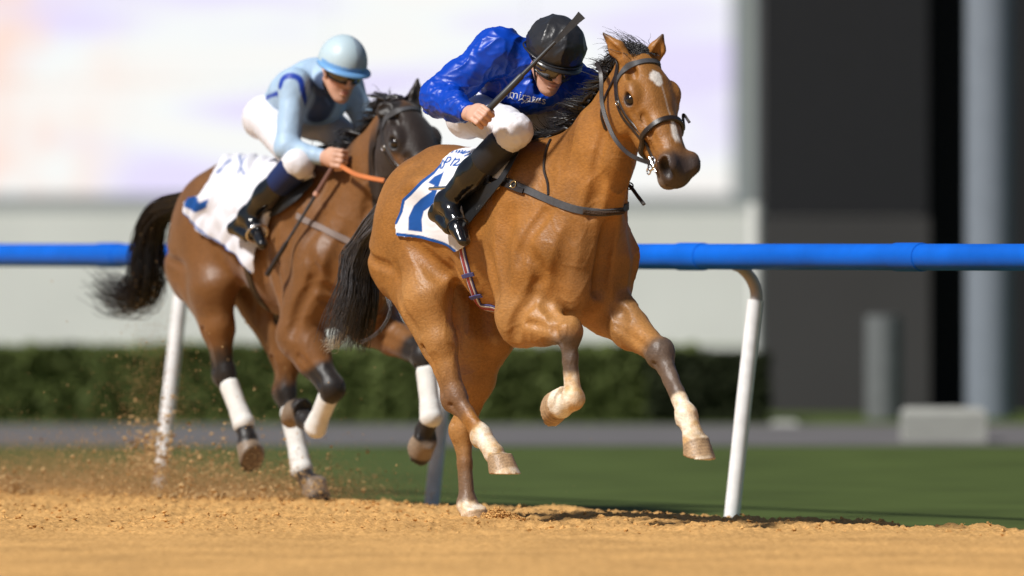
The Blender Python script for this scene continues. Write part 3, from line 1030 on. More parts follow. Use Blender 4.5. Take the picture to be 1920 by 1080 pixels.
def coat_paint(V, hs, coat):
    """coat pattern: bay body, dark or white points, face markings"""
    po = hs.po
    n1 = pnoise(V * 3.0); n2 = pnoise(V * 9.0 + 4); n3 = pnoise(V * 40.0 + 7)
    base = np.array(coat['base'])[None] * (1 + 0.16 * n1 + .10 * n2)[:, None]
    c = base.copy()
    # paler inside and under, darker along the top
    def mix(col, wgt):
        nonlocal c
        wgt = np.clip(wgt, 0, 1)[:, None]
        c = c * (1 - wgt) + np.asarray(col)[None] * wgt
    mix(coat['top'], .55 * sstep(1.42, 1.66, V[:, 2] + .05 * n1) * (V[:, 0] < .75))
    if coat.get('tan'):
        for s in (-1, 1):
            for a_, b_, r_ in ((po['elbow'][s], po['knee'][s], .17), (po['stifle'][s], po['hock'][s], .16)):
                d, t = seg_dist(V, a_, b_)
                mix(coat['tan'], .55 * (1 - sstep(r_ * .6, r_ * 1.1, d)) * (1 + .5 * n2))
        mix(coat['chest'], .55 * (1 - sstep(.10, .24, np.linalg.norm((V - np.array([.82, 0, 1.08])) * np.array([1, .9, .6]), axis=1))) * (1 + .5 * n2))
    for s in (-1, 1):
        for (a, b, lo, hi, colr) in coat['legs'](po, s):
            d, t = seg_dist(V, a, b)
            near = 1 - sstep(.11, .15, d)
            wgt = near * sstep(lo, hi, t + .06 * n2 + .03 * n3)
            if colr[0] > .5:          # white stocking stained with track dirt
                st_ = np.clip(.5 + 1.1 * n2 + .8 * n3, 0, 1)[:, None]
                cm_ = np.array((.74, .66, .54)) * st_ + np.array((.55, .34, .15)) * (1 - st_)
                wg = np.clip(wgt, 0, 1)[:, None]
                c = c * (1 - wg) + cm_ * wg
            else:
                mix(colr, wgt)
        # hooves
        for so, co in ((po['hsole'][s], po['hcor'][s]), (po['fsole'][s], po['fcor'][s])):
            d, t = seg_dist(V, so, co)
            wgt = (1 - sstep(.075, .085, np.linalg.norm(V - lerp(so, co, .35), axis=1))) * (1 - sstep(.72, .75, ((V - so) @ (co - so)) / ((co - so) @ (co - so))))
            hf_ = np.array(coat['hoof'])[None] * (1 + .35 * n2 + .3 * n3 + .18 * np.sin(((V - so) @ nrm(co - so)) * 420))[:, None]
            wg = np.clip(wgt, 0, 1)[:, None]
            c = c * (1 - wg) + hf_ * wg
    q = V - po['poll']
    a, d_, s_ = q @ hs.A, q @ hs.Dn, q @ hs.L
    on = (a > -.2) & (V[:, 0] > po['poll'][0] - .15) & (V[:, 2] > po['muzzle'][2] - .2)
    mix(np.array(coat['base']) * .62, .6 * on * sstep(.0, .12, a + .05 * n1) * sstep(.05, .03, np.abs(s_ + .0) - .02 * n2))
    mix(coat['muzzle'], on * sstep(.44, .56, a - d_ * .25 + .03 * n2) * .95)
    mix((.22, .16, .12), .5 * on * sstep(.50, .56, a) * sstep(-.075, -.115, d_) * (1 + .8 * n3))
    mix((.02, .012, .01), on * (1 - sstep(.018, .034, np.sqrt(((a - .212) / 1.3) ** 2 + (d_ + .0115) ** 2 + (np.abs(s_) - .118) ** 2))))
    mix((.010, .006, .006), on * (1 - sstep(.028, .042, np.sqrt(((a - .575) / 1.3) ** 2 + (d_ + .010) ** 2 + (np.abs(s_) - .070) ** 2))))
    if coat.get('star'):
        wob = .012 * n3 + .010 * n2
        st = (1 - sstep(.85, 1.15, np.sqrt(((a - .160) / .040) ** 2 + ((s_ + .002) / .026) ** 2) + wob * 42)) * (d_ > 0.0)
        stripe = (1 - sstep(.7, 1.3, np.abs(s_ - .006) / (.0035 + .013 * sstep(.33, .42, a)) + wob * 18)) * sstep(.17, .2, a) * (1 - sstep(.44, .475, a)) * (d_ > -.01)
        mix((.72, .66, .60), on * np.maximum(st, stripe * np.where(a < .34, .35, 1)))
    if coat.get('blackhead'):
        mix(coat['blackhead'], .93 * on * sstep(-.05, .06, a + .02 * n1) * (1 - .75 * (1 - sstep(.03, .07, np.sqrt((a - .29) ** 2 + (d_ + .07) ** 2))) * (np.abs(s_) > .03)))
    if coat.get('blackhead'):
        for s in (-1, 1):
            d, t = seg_dist(V, hs.hp(.0, 0, s * .05), po['ear'][s])
            mix(coat['blackhead'], .95 * (1 - sstep(.055, .075, d)))
    # ears: dark rims
    for s in (-1, 1):
        tip = po['ear'][s]
        mix((.02, .012, .008), .8 * (1 - sstep(.012, .05, np.linalg.norm(V - tip, axis=1))))
    return np.clip(c, 0.002, 1)

# ----------------------------------------------------------------- leading horse
L1 = Local(-0.055, -0.435)
p = L1.P
def hs_frame(p_): return np.array(p_, float)
pose1 = dict(
    hip={-1: np.array([-.46, -.13, 1.30]), 1: np.array([-.46, .13, 1.28])},
    stifle={-1: p(800, 560, -.185), 1: p(918, 632, .15)},
    hock={-1: p(853, 742, -.13), 1: p(868, 806, .12)},
    hfet={-1: p(903, 816, -.11), 1: p(877, 946, .11)},
    hcor={-1: p(926, 850, -.105), 1: p(884, 962, .11)},
    hsole={-1: p(947, 889, -.10), 1: p(893, 990, .11)},
    htoe={-1: np.array([1.0, 0, -.05]), 1: np.array([1.0, 0, -.4])},
    hup={-1: np.array([.0, 0, 1.0]), 1: np.array([.3, 0, 1.0])},
    shoulder={-1: np.array([.60, -.150, 1.17]), 1: np.array([.66, .140, 1.15])},
    elbow={-1: p(978, 600, -.185), 1: p(1137, 578, .155)},
    knee={-1: p(1066, 622, -.15), 1: p(1238, 662, .14)},
    ffet={-1: p(1076, 748, -.14), 1: p(1288, 778, .115)},
    fcor={-1: p(1054, 764, -.14), 1: p(1302, 822, .11)},
    fsole={-1: p(1036, 768, -.14), 1: p(1312, 858, .11)},
    ftoe={-1: np.array([-.1, 0, -1.0]), 1: np.array([1.0, 0, -.15])},
    fup={-1: np.array([1.0, 0, -.05]), 1: np.array([.16, 0, 1.0])},
    neck=(np.array([.56, 0, 1.375]), np.array([.82, 0, 1.625]), np.array([1.06, 0, 1.875])),
    poll=p(1196, 108, 0.0), muzzle=p(1289, 342, 0.0),
    dock=np.array([-.86, 0, 1.42]),
    ear={-1: p(1131, 62, -.13), 1: p(1243, 64, .085)},
    earface={-1: np.array([.05, -1., .1]), 1: np.array([.95, -.25, 0])},
    roll=0.0,
    grooves=[([p(1128, 235, -.09), p(1112, 290, -.12), p(1100, 335, -.14)], .007, .035),
             ([p(1010, 380, -.25), p(985, 430, -.27), p(968, 490, -.28)], .008, .05),
             ([p(905, 470, -.29), p(915, 520, -.29), p(935, 570, -.27)], .006, .05),
             ([p(1020, 590, -.24), p(1040, 612, -.2), p(1052, 630, -.18)], .005, .03),
             ([p(1120, 330, -.10), p(1108, 370, -.13), p(1098, 410, -.15)], .010, .05),
             ([p(985, 470, -.27), p(1000, 520, -.27), p(996, 548, -.27)], .008, .05),
             ([p(996, 540, -.27), p(970, 590, -.27), p(962, 640, -.26)], .012, .045),
             ([p(1008, 552, -.25), p(1035, 572, -.22), p(1062, 592, -.18)], .008, .04),
             ([p(935, 400, -.3), p(930, 470, -.3), p(938, 540, -.3)], .010, .09),
             ([p(1060, 430, -.2), p(1052, 490, -.22), p(1030, 550, -.23)], .006, .06),
             ([p(698, 470, -.2), p(712, 490, -.23), p(738, 503, -.25)], .007, .03),
             ([p(765, 455, -.27), p(790, 490, -.27), p(815, 520, -.27)], .010, .06),
             ([p(815, 505, -.27), p(835, 530, -.25), p(850, 560, -.22)], .009, .04),
             ([p(745, 500, -.26), p(760, 560, -.25), p(790, 620, -.22)], .007, .05)],
)
BROWN, DARKP = (.105, .062, .042), (.020, .014, .011)
def legs1(po, s):
    out = []
    W = (.66, .50, .34)
    G = (.115, .078, .056)
    if s == -1:
        out.append((po['knee'][s] - (po['knee'][s] - po['elbow'][s]) * .25, po['ffet'][s], .05, .25, G))
        out.append((po['knee'][s], po['ffet'][s], .66, .76, W))
        out.append((po['ffet'][s] - np.array([0, 0, .02]), po['fsole'][s], -.1, -.05, W))
        out.append((po['stifle'][s], po['hock'][s], .60, 1.05, (.17, .085, .04)))
        out.append((po['hock'][s], po['hsole'][s], .40, .46, W))
    else:
        out.append((po['knee'][s] - (po['knee'][s] - po['elbow'][s]) * .25, po['ffet'][s], .05, .25, G))
        out.append((po['knee'][s], po['fsole'][s], .42, .47, W))
        out.append((po['hock'][s], po['hsole'][s], .05, .55, (.16, .095, .055)))
        out.append((po['hock'][s], po['hsole'][s], .70, .76, W))
    return out
coat1 = dict(base=(.300, .126, .027), top=(.175, .066, .015), legs=legs1, hoof=(.38, .25, .14), muzzle=(.040, .031, .029), star=True, tan=(.40, .205, .068), chest=(.19, .092, .034))
M_coat1 = vcol_mat('bay_coat', rough=0.47, spec=0.40, noise_amt=0.31, noise_scale=6.0, bump=0.55, bump_scale=165.0, stretch=(.30, 1, .8), sheen=0.0, dist=.003, bump2=.25, bump2_scale=9.0, dist2=.03)
horse1 = empty('racehorse')
L1.place(horse1)
hs1 = horse_field(pose1, 0.0075)
V, F = hs1.F.mesh()
V = muscle(V, F, hs1)
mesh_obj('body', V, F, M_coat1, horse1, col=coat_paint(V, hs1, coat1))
tag(horse1, 'leading light bay racehorse with white star on its forehead, galloping', 'horse')
print('horse1', len(V), time.time() - T0)
for k_ in ('stifle','hock','hfet','hsole','elbow','knee','ffet','fsole'):
    print(k_, {s: np.round(pose1[k_][s], 2).tolist() for s in (-1, 1)})
print('poll', pose1['poll'], 'muz', pose1['muzzle'])

# ----------------------------------------------------------------- hair, tack helpers
M_hair = mat('black_horsehair', (.012, .010, .010), rough=0.38, spec=0.5, noise_amt=0.3, noise_scale=30)
M_hairg = mat('grey_tipped_horsehair', (.085, .083, .090), rough=0.45, spec=0.5, noise_amt=0.4, noise_scale=25)
M_hairp = mat('pale_horsehair', (.45, .38, .28), rough=0.6, spec=0.3, noise_amt=0.3, noise_scale=25)
M_leather = mat('dark_leather', (.020, .014, .012), rough=0.38, spec=0.5, noise_amt=0.25, noise_scale=40, bump=.2, bump_scale=300, dist=.002)
M_leatherg = mat('grey_black_webbing', (.055, .055, .060), rough=0.6, spec=0.4, noise_amt=0.2, noise_scale=60, bump=.3, bump_scale=400, dist=.002)
M_metal = mat('bit_steel', (.75, .72, .68), rough=0.18, metal=1.0, noise_amt=0.05)
M_brass = mat('buckle_brass', (.62, .45, .20), rough=0.25, metal=1.0, noise_amt=0.05)
M_eye = mat('horse_eye', (.012, .007, .005), rough=0.16, spec=0.6, noise_amt=0.2, coat=.15)

def strands(name, paths, r0, m, parent, taper=.25, sides=3):
    """paths: list of (k,3) arrays of equal length -> thin tapered hair tubes in one mesh"""
    Vs, Fs = [], []
    off = 0
    for P in paths:
        n = len(P)
        rad = r0 * (1 - (1 - taper) * np.linspace(0, 1, n) ** 2)
        V, F = tube_arrays(P, rad, sides, False)
        Vs.append(V); Fs.append(np.array(F) + off); off += len(V)
    return mesh_obj(name, np.vstack(Vs), np.vstack(Fs), m, parent)

def lock_paths(spine, n, spread, wave, r, seed, jl=.25, root_spread=None, k=14):
    """many hairs around a spine curve: spread grows towards the tip, with waves and uneven lengths"""
    g = np.random.default_rng(seed)
    S = catmull(spine, 10)
    d = np.r_[0, np.cumsum(np.linalg.norm(np.diff(S, axis=0), axis=1))]
    out = []
    rs = root_spread if root_spread is not None else spread * .25
    T_, A_, B_ = frames(S)
    for i in range(n):
        L = (1 - jl * g.random() ** 1.5)
        tt = np.linspace(0, L, k)
        C = np.stack([np.interp(tt * d[-1], d, S[:, q]) for q in range(3)], 1)
        ia = np.clip((tt * (len(S) - 1)).astype(int), 0, len(S) - 1)
        a1, a2 = np.clip(g.normal(size=2) * .6, -1.0, 1.0)
        w_ = rs + (spread - rs) * tt ** 1.1
        ph = g.random(2) * 6.28; fq = 1.5 + 2.5 * g.random()
        ox = a1 * w_ + wave * tt * np.sin(fq * 6.28 * tt * .6 + ph[0])
        oy = a2 * w_ + wave * tt * np.sin(fq * 6.28 * tt * .5 + ph[1])
        out.append(C + A_[ia] * ox[:, None] + B_[ia] * oy[:, None])
    return out

def strap(name, F, path, width, m, parent, thick=.004, off=.003, closed=False, n=6, proj=True, wfun=None, edge=True):
    """leather band laid on the body surface along a path"""
    Q = catmull(path, n)
    if proj:
        S, Nn = F.project(Q, off)
    else:
        S, Nn = Q, F.grad(Q)
    # smooth
    for _ in range(2):
        S[1:-1] = .5 * S[1:-1] + .25 * (S[:-2] + S[2:])
        Nn[1:-1] = .5 * Nn[1:-1] + .25 * (Nn[:-2] + Nn[2:])
    T = np.gradient(S, axis=0); T /= np.linalg.norm(T, axis=1)[:, None] + 1e-9
    W = np.cross(T, Nn); W /= np.linalg.norm(W, axis=1)[:, None] + 1e-9
    Nn = np.cross(W, T)
    return band(name, S, W, Nn, width, m, parent, thick, wfun)

def band(name, S, W, Nn, width, m, parent, thick=.004, wfun=None):
    k = len(S)
    wv = np.full(k, width / 2) if wfun is None else np.array([wfun(t) for t in np.linspace(0, 1, k)]) / 2
    wv = wv[:, None]
    c = thick * .35
    ring = [S - W * wv, S - W * (wv - c) + Nn * thick, S + W * (wv - c) + Nn * thick, S + W * wv, S + W * (wv - c) - Nn * thick * .4, S - W * (wv - c) - Nn * thick * .4]
    V = np.stack(ring, 1).reshape(-1, 3)
    F = []
    for i in range(k - 1):
        for j in range(6):
            q = (j + 1) % 6
            F.append((i * 6 + j, (i + 1) * 6 + j, (i + 1) * 6 + q, i * 6 + q))
    F.append(tuple(range(6))); F.append(tuple((k - 1) * 6 + j for j in range(5, -1, -1)))
    return mesh_obj(name, V, F, m, parent, autosmooth=45)

def free_band(name, path, width, m, parent, thick=.004, nrmv=(0, -1, 0), n=6):
    """strap hanging free of the body; nrmv = direction its face looks"""
    S = catmull(path, n)
    T = np.gradient(S, axis=0); T /= np.linalg.norm(T, axis=1)[:, None] + 1e-9
    Nn = np.tile(nrm(nrmv), (len(S), 1))
    W = np.cross(T, Nn); W /= np.linalg.norm(W, axis=1)[:, None] + 1e-9
    Nn = np.cross(W, T)
    return band(name, S, W, Nn, width, m, parent, thick)

def ring_mesh(name, c, axis, R, r, m, parent, n=18, k=8, squash=1.0):
    axis = nrm(axis)
    t = nrm(np.cross(axis, (.3, .5, .8))); b = np.cross(axis, t)
    V, F = [], []
    for i in range(n):
        a = 2 * math.pi * i / n
        d = t * math.cos(a) + b * math.sin(a) * squash
        for j in range(k):
            e = 2 * math.pi * j / k
            V.append(c + d * (R + r * math.cos(e)) + axis * r * math.sin(e))
    for i in range(n):
        for j in range(k):
            F.append((i * k + j, i * k + (j + 1) % k, ((i + 1) % n) * k + (j + 1) % k, ((i + 1) % n) * k + j))
    return mesh_obj(name, V, F, m, parent)

def sphere_mesh(name, c, r, m, parent, R=None, nu=16, nv=10, col=None):
    c = np.asarray(c, float); r = np.broadcast_to(np.asarray(r, float), (3,))
    V = [(0, 0, 1.0)]
    for i in range(1, nv):
        th = math.pi * i / nv
        for j in range(nu):
            a = 2 * math.pi * j / nu
            V.append((math.sin(th) * math.cos(a), math.sin(th) * math.sin(a), math.cos(th)))
    V.append((0, 0, -1.0))
    F = [(0, 1 + j, 1 + (j + 1) % nu) for j in range(nu)]
    for i in range(nv - 2):
        for j in range(nu):
            a = 1 + i * nu + j; b = 1 + i * nu + (j + 1) % nu
            F.append((a, a + nu, b + nu, b))
    e = len(V) - 1; q = 1 + (nv - 2) * nu
    F += [(e, q + (j + 1) % nu, q + j) for j in range(nu)]
    V = np.array(V) * r
    if R is not None: V = V @ np.asarray(R)
    return mesh_obj(name, V + c, F, m, parent)

VIEW = np.array([-RY, RX, 0.0])                    # direction from the lens in a horse's frame
def hit(F, L, pxs, off=0.0):
    """points of the body under survey positions"""
    O = np.array([L.P(x, y, 0.0) for x, y in pxs]) - VIEW * .75
    P_, h_ = F.ray(O, VIEW, off, 1.6)
    return P_

def head_extras(hs, root, m_eye=M_eye):
    for s in (-1, 1):
        sphere_mesh('eye', hs.hp(.212, -.007, s * .0830), .0255, m_eye, root)

head_extras(hs1, horse1)
hp1 = hs1.hp

# mane: hairs rooted along the crest, blown back and to the right
def mane(hs, root, n, seed, length, m, blow, lift=.10, rad=.0030, name='mane', sides=3, fly=.12, t0=.02, t1=1.0):
    g = np.random.default_rng(seed)
    n0, n1, n2 = hs.po['neck']
    poll = hs.po['poll']
    ax = nrm(n2 - n0); upn = np.array([-ax[2], 0, ax[0]])
    crest = catmull([n0 + upn * .30 - ax * .05, n1 + upn * .175, n2 + upn * .128, poll + np.array([-.02, 0, .06])], 8)
    crest, nn = hs.F.project(crest, -.006)
    paths = []
    for i in range(n):
        t = t0 + (t1 - t0) * g.random()
        q = t * (len(crest) - 1); k = min(int(q), len(crest) - 2)
        P0 = lerp(crest[k], crest[k + 1], q - k) + np.array([0, g.normal() * .014, 0])
        Ln = length * (.45 + .6 * g.random()) * (1.15 - .45 * t)
        side = 1 if g.random() < .55 else -1
        tt = np.linspace(0, 1, 10)[:, None]
        cl = 1.0 + .5 * math.sin(t * 23) + .3 * math.sin(t * 51 + 1)          # hair falls in locks
        ny = .07 if g.random() < 1 - fly else .30
        d0 = nrm(upn * (.5 + lift * cl * 4) + np.array([-.5, side * .3 * g.random(), .1]) + g.normal(size=3) * ny)
        d1 = nrm(np.asarray(blow) + np.array([0, side * (.10 + .25 * g.random()), .30 * (cl - 1)]) + g.normal(size=3) * ny)
        P_ = P0 + d0 * Ln * .30 * tt + (d1 - d0 * .3) * Ln * .95 * tt ** 1.5
        ph = np.array([t * 30, t * 17, t * 41]) + g.random(3) * .7
        P_ = P_ + .016 * tt * np.sin(tt * (6 + 3 * math.sin(t * 19)) + ph)
        dd = hs.F.at(P_)
        gr_ = hs.F.grad(P_)
        P_ = P_ + gr_ * np.clip(.006 + .012 * g.random() - dd, 0, .08)[:, None] * (tt > .05)
        paths.append(P_)
    return strands(name, paths, rad, m, root, taper=.15, sides=sides)
mane(hs1, horse1, 1900, 21, .19, M_hair, (-.95, .0, -.05), lift=.07)
mane(hs1, horse1, 330, 22, .20, M_hair, (-.95, .0, -.08), lift=.07, rad=.0105, name='mane_locks', sides=5, fly=0.)
# forelock and windblown wisps at the poll
fl = []
for i in range(150):
    g = np.random.default_rng(100 + i)
    P0 = hp1(-.01 + .04 * g.random(), .040, g.normal() * .024)
    tt = np.linspace(0, 1, 10)[:, None]
    d0 = nrm(np.array([-.45, -.1 + g.normal() * .2, .7])); d1 = nrm(np.array([-1.0, -.25 + g.normal() * .35, -.05 + g.normal() * .25]))
    Ln = .06 + .09 * g.random()
    fl.append(P0 + d0 * Ln * .55 * tt + d1 * Ln * tt ** 1.6 + .010 * tt * np.sin(tt * 8 + g.random(3) * 6))
strands('forelock', fl, .0016, M_hair, horse1)

# tail of the leading horse: hangs back from the dock and swings to the right hand side
dk = pose1['dock']
tail_sp = [dk + np.array([.04, 0, 0]), p(690, 470, .02) + np.array([-.06, 0, 0]), p(668, 540, .02), p(648, 600, .02), p(640, 652, .02)]
tp = lock_paths(tail_sp, 520, .085, .014, .002, 31, jl=.35, root_spread=.028)
strands('tail', tp, .0030, M_hairg, horse1)
tail_sp2 = [dk + np.array([.02, 0, -.02]), p(706, 500, .0) + np.array([-.05, 0, 0]), p(690, 570, .0), p(668, 655, .0)]
strands('tail_underside', lock_paths(tail_sp2, 240, .055, .012, .002, 33, jl=.3, root_spread=.02), .0028, M_hair, horse1)
sp3 = [dk + np.array([.02, 0, -.03]), p(716, 520, -.02), p(735, 575, -.02), p(712, 622, -.02), p(672, 648, -.02)]
strands('tail_wisp', lock_paths(sp3, 26, .010, .004, .002, 34, jl=.3, root_spread=.006), .0018, M_hairg, horse1)
strands('tail_tip', lock_paths([p(650, 610, .02), p(636, 636, .02), p(606, 650, .02)], 70, .035, .012, .002, 35, jl=.5), .0016, M_hairp, horse1)

# ----------------------------------------------------------------- tack of the leading horse
def bridle(hs, L, parent, detail=True):
    F, hp = hs.F, hs.hp
    br = empty_child('bridle', parent)
    strap('browband', F, [hp(.075, -.05, -.10), hp(.062, .0, -.085), hp(.06, .06, -.045), hp(.06, .075, 0), hp(.06, .06, .045), hp(.062, .0, .085), hp(.075, -.05, .10)], .026, M_leatherg, br, .004)
    strap('headpiece', F, [hp(.09, -.07, -.095), hp(.03, -.04, -.085), hp(-.035, .0, -.05), hp(-.045, .03, 0), hp(-.035, .0, .05), hp(.03, -.04, .085), hp(.09, -.07, .095)], .030, M_leather, br, .004)
    for s in (-1, 1):
        strap('cheekpiece', F, [hp(.06, -.045, s * .095), hp(.16, -.075, s * .10), hp(.28, -.085, s * .085), hp(.40, -.078, s * .07), hp(.475, -.072, s * .06)], .017, M_leather, br, .004)
        strap('noseband_cheek', F, [hp(.06, -.065, s * .095), hp(.17, -.10, s * .10), hp(.28, -.105, s * .085), hp(.385, -.085, s * .07)], .014, M_leather, br, .0035)
        strap('throatlatch', F, [hp(.045, -.06, s * .09), hp(.055, -.14, s * .085), hp(.085, -.20, s * .07), hp(.13, -.245, s * .03), hp(.14, -.25, 0)], .016, M_leather, br, .0035)
        b_ = F.project([hp(.17, -.083, s * .1)], .009)[0][0]
        ring_mesh('buckle', b_, hs.L, .010, .0022, M_metal, br, 10, 6)
        b_ = F.project([hp(.355, -.082, s * .07)], .009)[0][0]
        ring_mesh('buckle', b_, hs.L, .009, .002, M_metal, br, 10, 6)
    strap('noseband', F, [hp(.385, -.14, 0), hp(.385, -.125, -.045), hp(.375, -.06, -.075), hp(.362, .03, -.055), hp(.356, .05, 0), hp(.362, .03, .055), hp(.375, -.06, .075), hp(.385, -.125, .045), hp(.385, -.14, 0)], .026, M_leather, br, .010, off=.005)
    for s in (-1, 1):
        c = F.project([hp(.485, -.080, s * .064)], .012)[0][0]
        ring_mesh('bit_ring', c, hs.L + .25 * hs.A, .030, .0042, M_metal, br, 20, 8)
        mb = MB(); mb.tube([c - hs.L * s * .03, c + hs.A * .004], [.0075, .0065], 8)
        mb.tube([c + hs.A * .045 + hs.Dn * .006, c - hs.A * .03 + hs.Dn * .002], [.006, .0075], 8)
        mb.build('bit_mouthpiece', M_metal, br, smooth=True, auto=50)
        ring_mesh('bit_link', c - hs.Dn * .036 + hs.A * .012, hs.L, .014, .0032, M_metal, br, 14, 6)
    strap('curb_strap', F, [hp(.47, -.085, -.062), hp(.475, -.13, -.03), hp(.475, -.135, 0), hp(.475, -.13, .03), hp(.47, -.085, .062)], .012, M_leather, br, .003)
    return br
def empty_child(name, parent):
    o = bpy.data.objects.new(name, None)
    o.empty_display_size = .1
    link(o, parent)
    return o
br1 = bridle(hs1, L1, horse1)
# reins run back from the bit to the rider's hands on the neck
c_r = hs1.F.project([hp1(.485, -.080, -.064)], .012)[0][0]
c_l = hs1.F.project([hp1(.485, -.080, .064)], .012)[0][0]
free_band('rein', [c_r, p(1186, 293, -.12), p(1160, 270, -.13), p(1143, 240, -.135), p(1129, 195, -.135), p(1127, 140, -.12), p(1118, 118, -.10)], .019, M_leather, horse1, .004, nrmv=(.6, -.8, .1))
free_band('rein', [c_l, c_l + np.array([-.10, .05, -.03]), np.array([1.10, .16, 1.62]), np.array([.92, .14, 1.74]), np.array([.80, .10, 1.83])], .018, M_leather, horse1, .004, nrmv=(.5, .8, .1))
# breast girth with its buckle, neck strap and yoke
F1 = hs1.F
bp_path = hit(F1, L1, [(918, 328), (945, 340), (985, 356), (1030, 376), (1075, 392), (1115, 398), (1150, 397)], .004)
strap('breast_strap', F1, list(bp_path) + [F1.project([(.88, .07, 1.34)], .004)[0][0], F1.project([(.80, .15, 1.36)], .004)[0][0], F1.project([(.60, .26, 1.40)], .004)[0][0], F1.project([(.35, .30, 1.46)], .004)[0][0]], .033, M_leatherg, horse1, .006)
strap('breast_strap_billet', F1, list(hit(F1, L1, [(920, 338), (945, 346), (972, 357), (982, 360)], .010)), .024, M_leather, horse1, .006, off=.010)
ring_mesh('breast_strap_buckle', hit(F1, L1, [(962, 347)], .018)[0], (.3, -.9, .2), .015, .003, M_brass, horse1, 12, 6)
fz = hit(F1, L1, [(1092, 397), (1118, 399), (1150, 398), (1168, 396)], .008)
strap('breast_pad', F1, fz, .020, mat('brown_sheepskin', (.05, .028, .016), rough=.95, bump=1, bump_scale=150), horse1, .012, off=.006)
strap('yoke_strap', F1, hit(F1, L1, [(1032, 262), (1022, 290), (1020, 320), (1027, 345), (1028, 366)], .004), .012, M_leather, horse1, .004)
free_band('strap_end', [p(1174, 345, .09), p(1183, 351, .10), p(1195, 367, .10), p(1208, 384, .10)], .016, M_leather, horse1, .006, nrmv=(.8, -.5, .2))
ring_mesh('strap_end_ring', p(1181, 349, .10), (.8, -.5, 0), .014, .003, M_leather, horse1, 12, 6)
free_band('far_rein_end', [hp1(.31, -.05, .088), hp1(.335, -.045, .10), p(1281, 215, .13), p(1293, 230, .13)], .012, M_leather, horse1, .006, nrmv=(.8, -.5, .2))

# girth: striped webbing, narrow stripes are their own bands
gpts = [(866, 452), (869, 475), (876, 505), (889, 545), (902, 573)]
gl = hit(F1, L1, gpts, .004)
gl = np.vstack([gl, hit(F1, L1, [(919, 597), (934, 612)], .004) * 0 + np.array([p(919, 597, -.15), p(936, 613, -.08)]), F1.project([(.20, 0.05, .80)], .004)[0], F1.project([(.18, .12, .85)], .004)[0], F1.project([(.14, .25, 1.05)], .004)[0], F1.project([(.12, .29, 1.30)], .004)[0]])
M_gw = mat('girth_webbing_white', (.60, .58, .62), rough=.8, bump=.4, bump_scale=400, dist=.002)
M_gr = mat('girth_webbing_red', (.28, .045, .05), rough=.8)
M_gb = mat('girth_webbing_blue', (.055, .055, .16), rough=.8)
strap('girth', F1, gl, .050, M_gb, horse1, .004)
strap('girth_stripe', F1, gl, .036, M_gw, horse1, .004, off=.0055)
strap('girth_stripe', F1, gl, .019, M_gr, horse1, .004, off=.008)
for q in ((879, 515), (893, 555)):
    hq = hit(F1, L1, [(q[0] - 10, q[1] + 3), (q[0], q[1]), (q[0] + 11, q[1] - 2)], .012)
    strap('girth_keeper', F1, hq, .018, M_gb, horse1, .004, off=.012)

# ---- number cloth
def inpoly(P, poly):
    x, y = P[:, 0], P[:, 1]
    c = np.zeros(len(P), bool)
    n = len(poly)
    for i in range(n):
        x0, y0 = poly[i]; x1, y1 = poly[(i + 1) % n]
        cr = ((y0 > y) != (y1 > y)) & (x < (x1 - x0) * (y - y0) / (y1 - y0 + 1e-12) + x0)
        c ^= cr
    return c
def pl_dist(P, pts):
    d = np.full(len(P), 1e9)
    for a, b in zip(pts[:-1], pts[1:]):
        a = np.array(a, float); b = np.array(b, float)
        ab = b - a
        t = np.clip(((P - a) @ ab) / (ab @ ab + 1e-12), 0, 1)
        d = np.minimum(d, np.linalg.norm(P - a - t[:, None] * ab, axis=1))
    return d
def soft_in(P, poly, w=.8):
    """1 inside a printed shape, soft over w"""
    d = pl_dist(P, list(poly) + [poly[0]])
    return np.where(inpoly(P, poly), np.clip(.5 + d / (2 * w), 0, 1), np.clip(.5 - d / (2 * w), 0, 1))
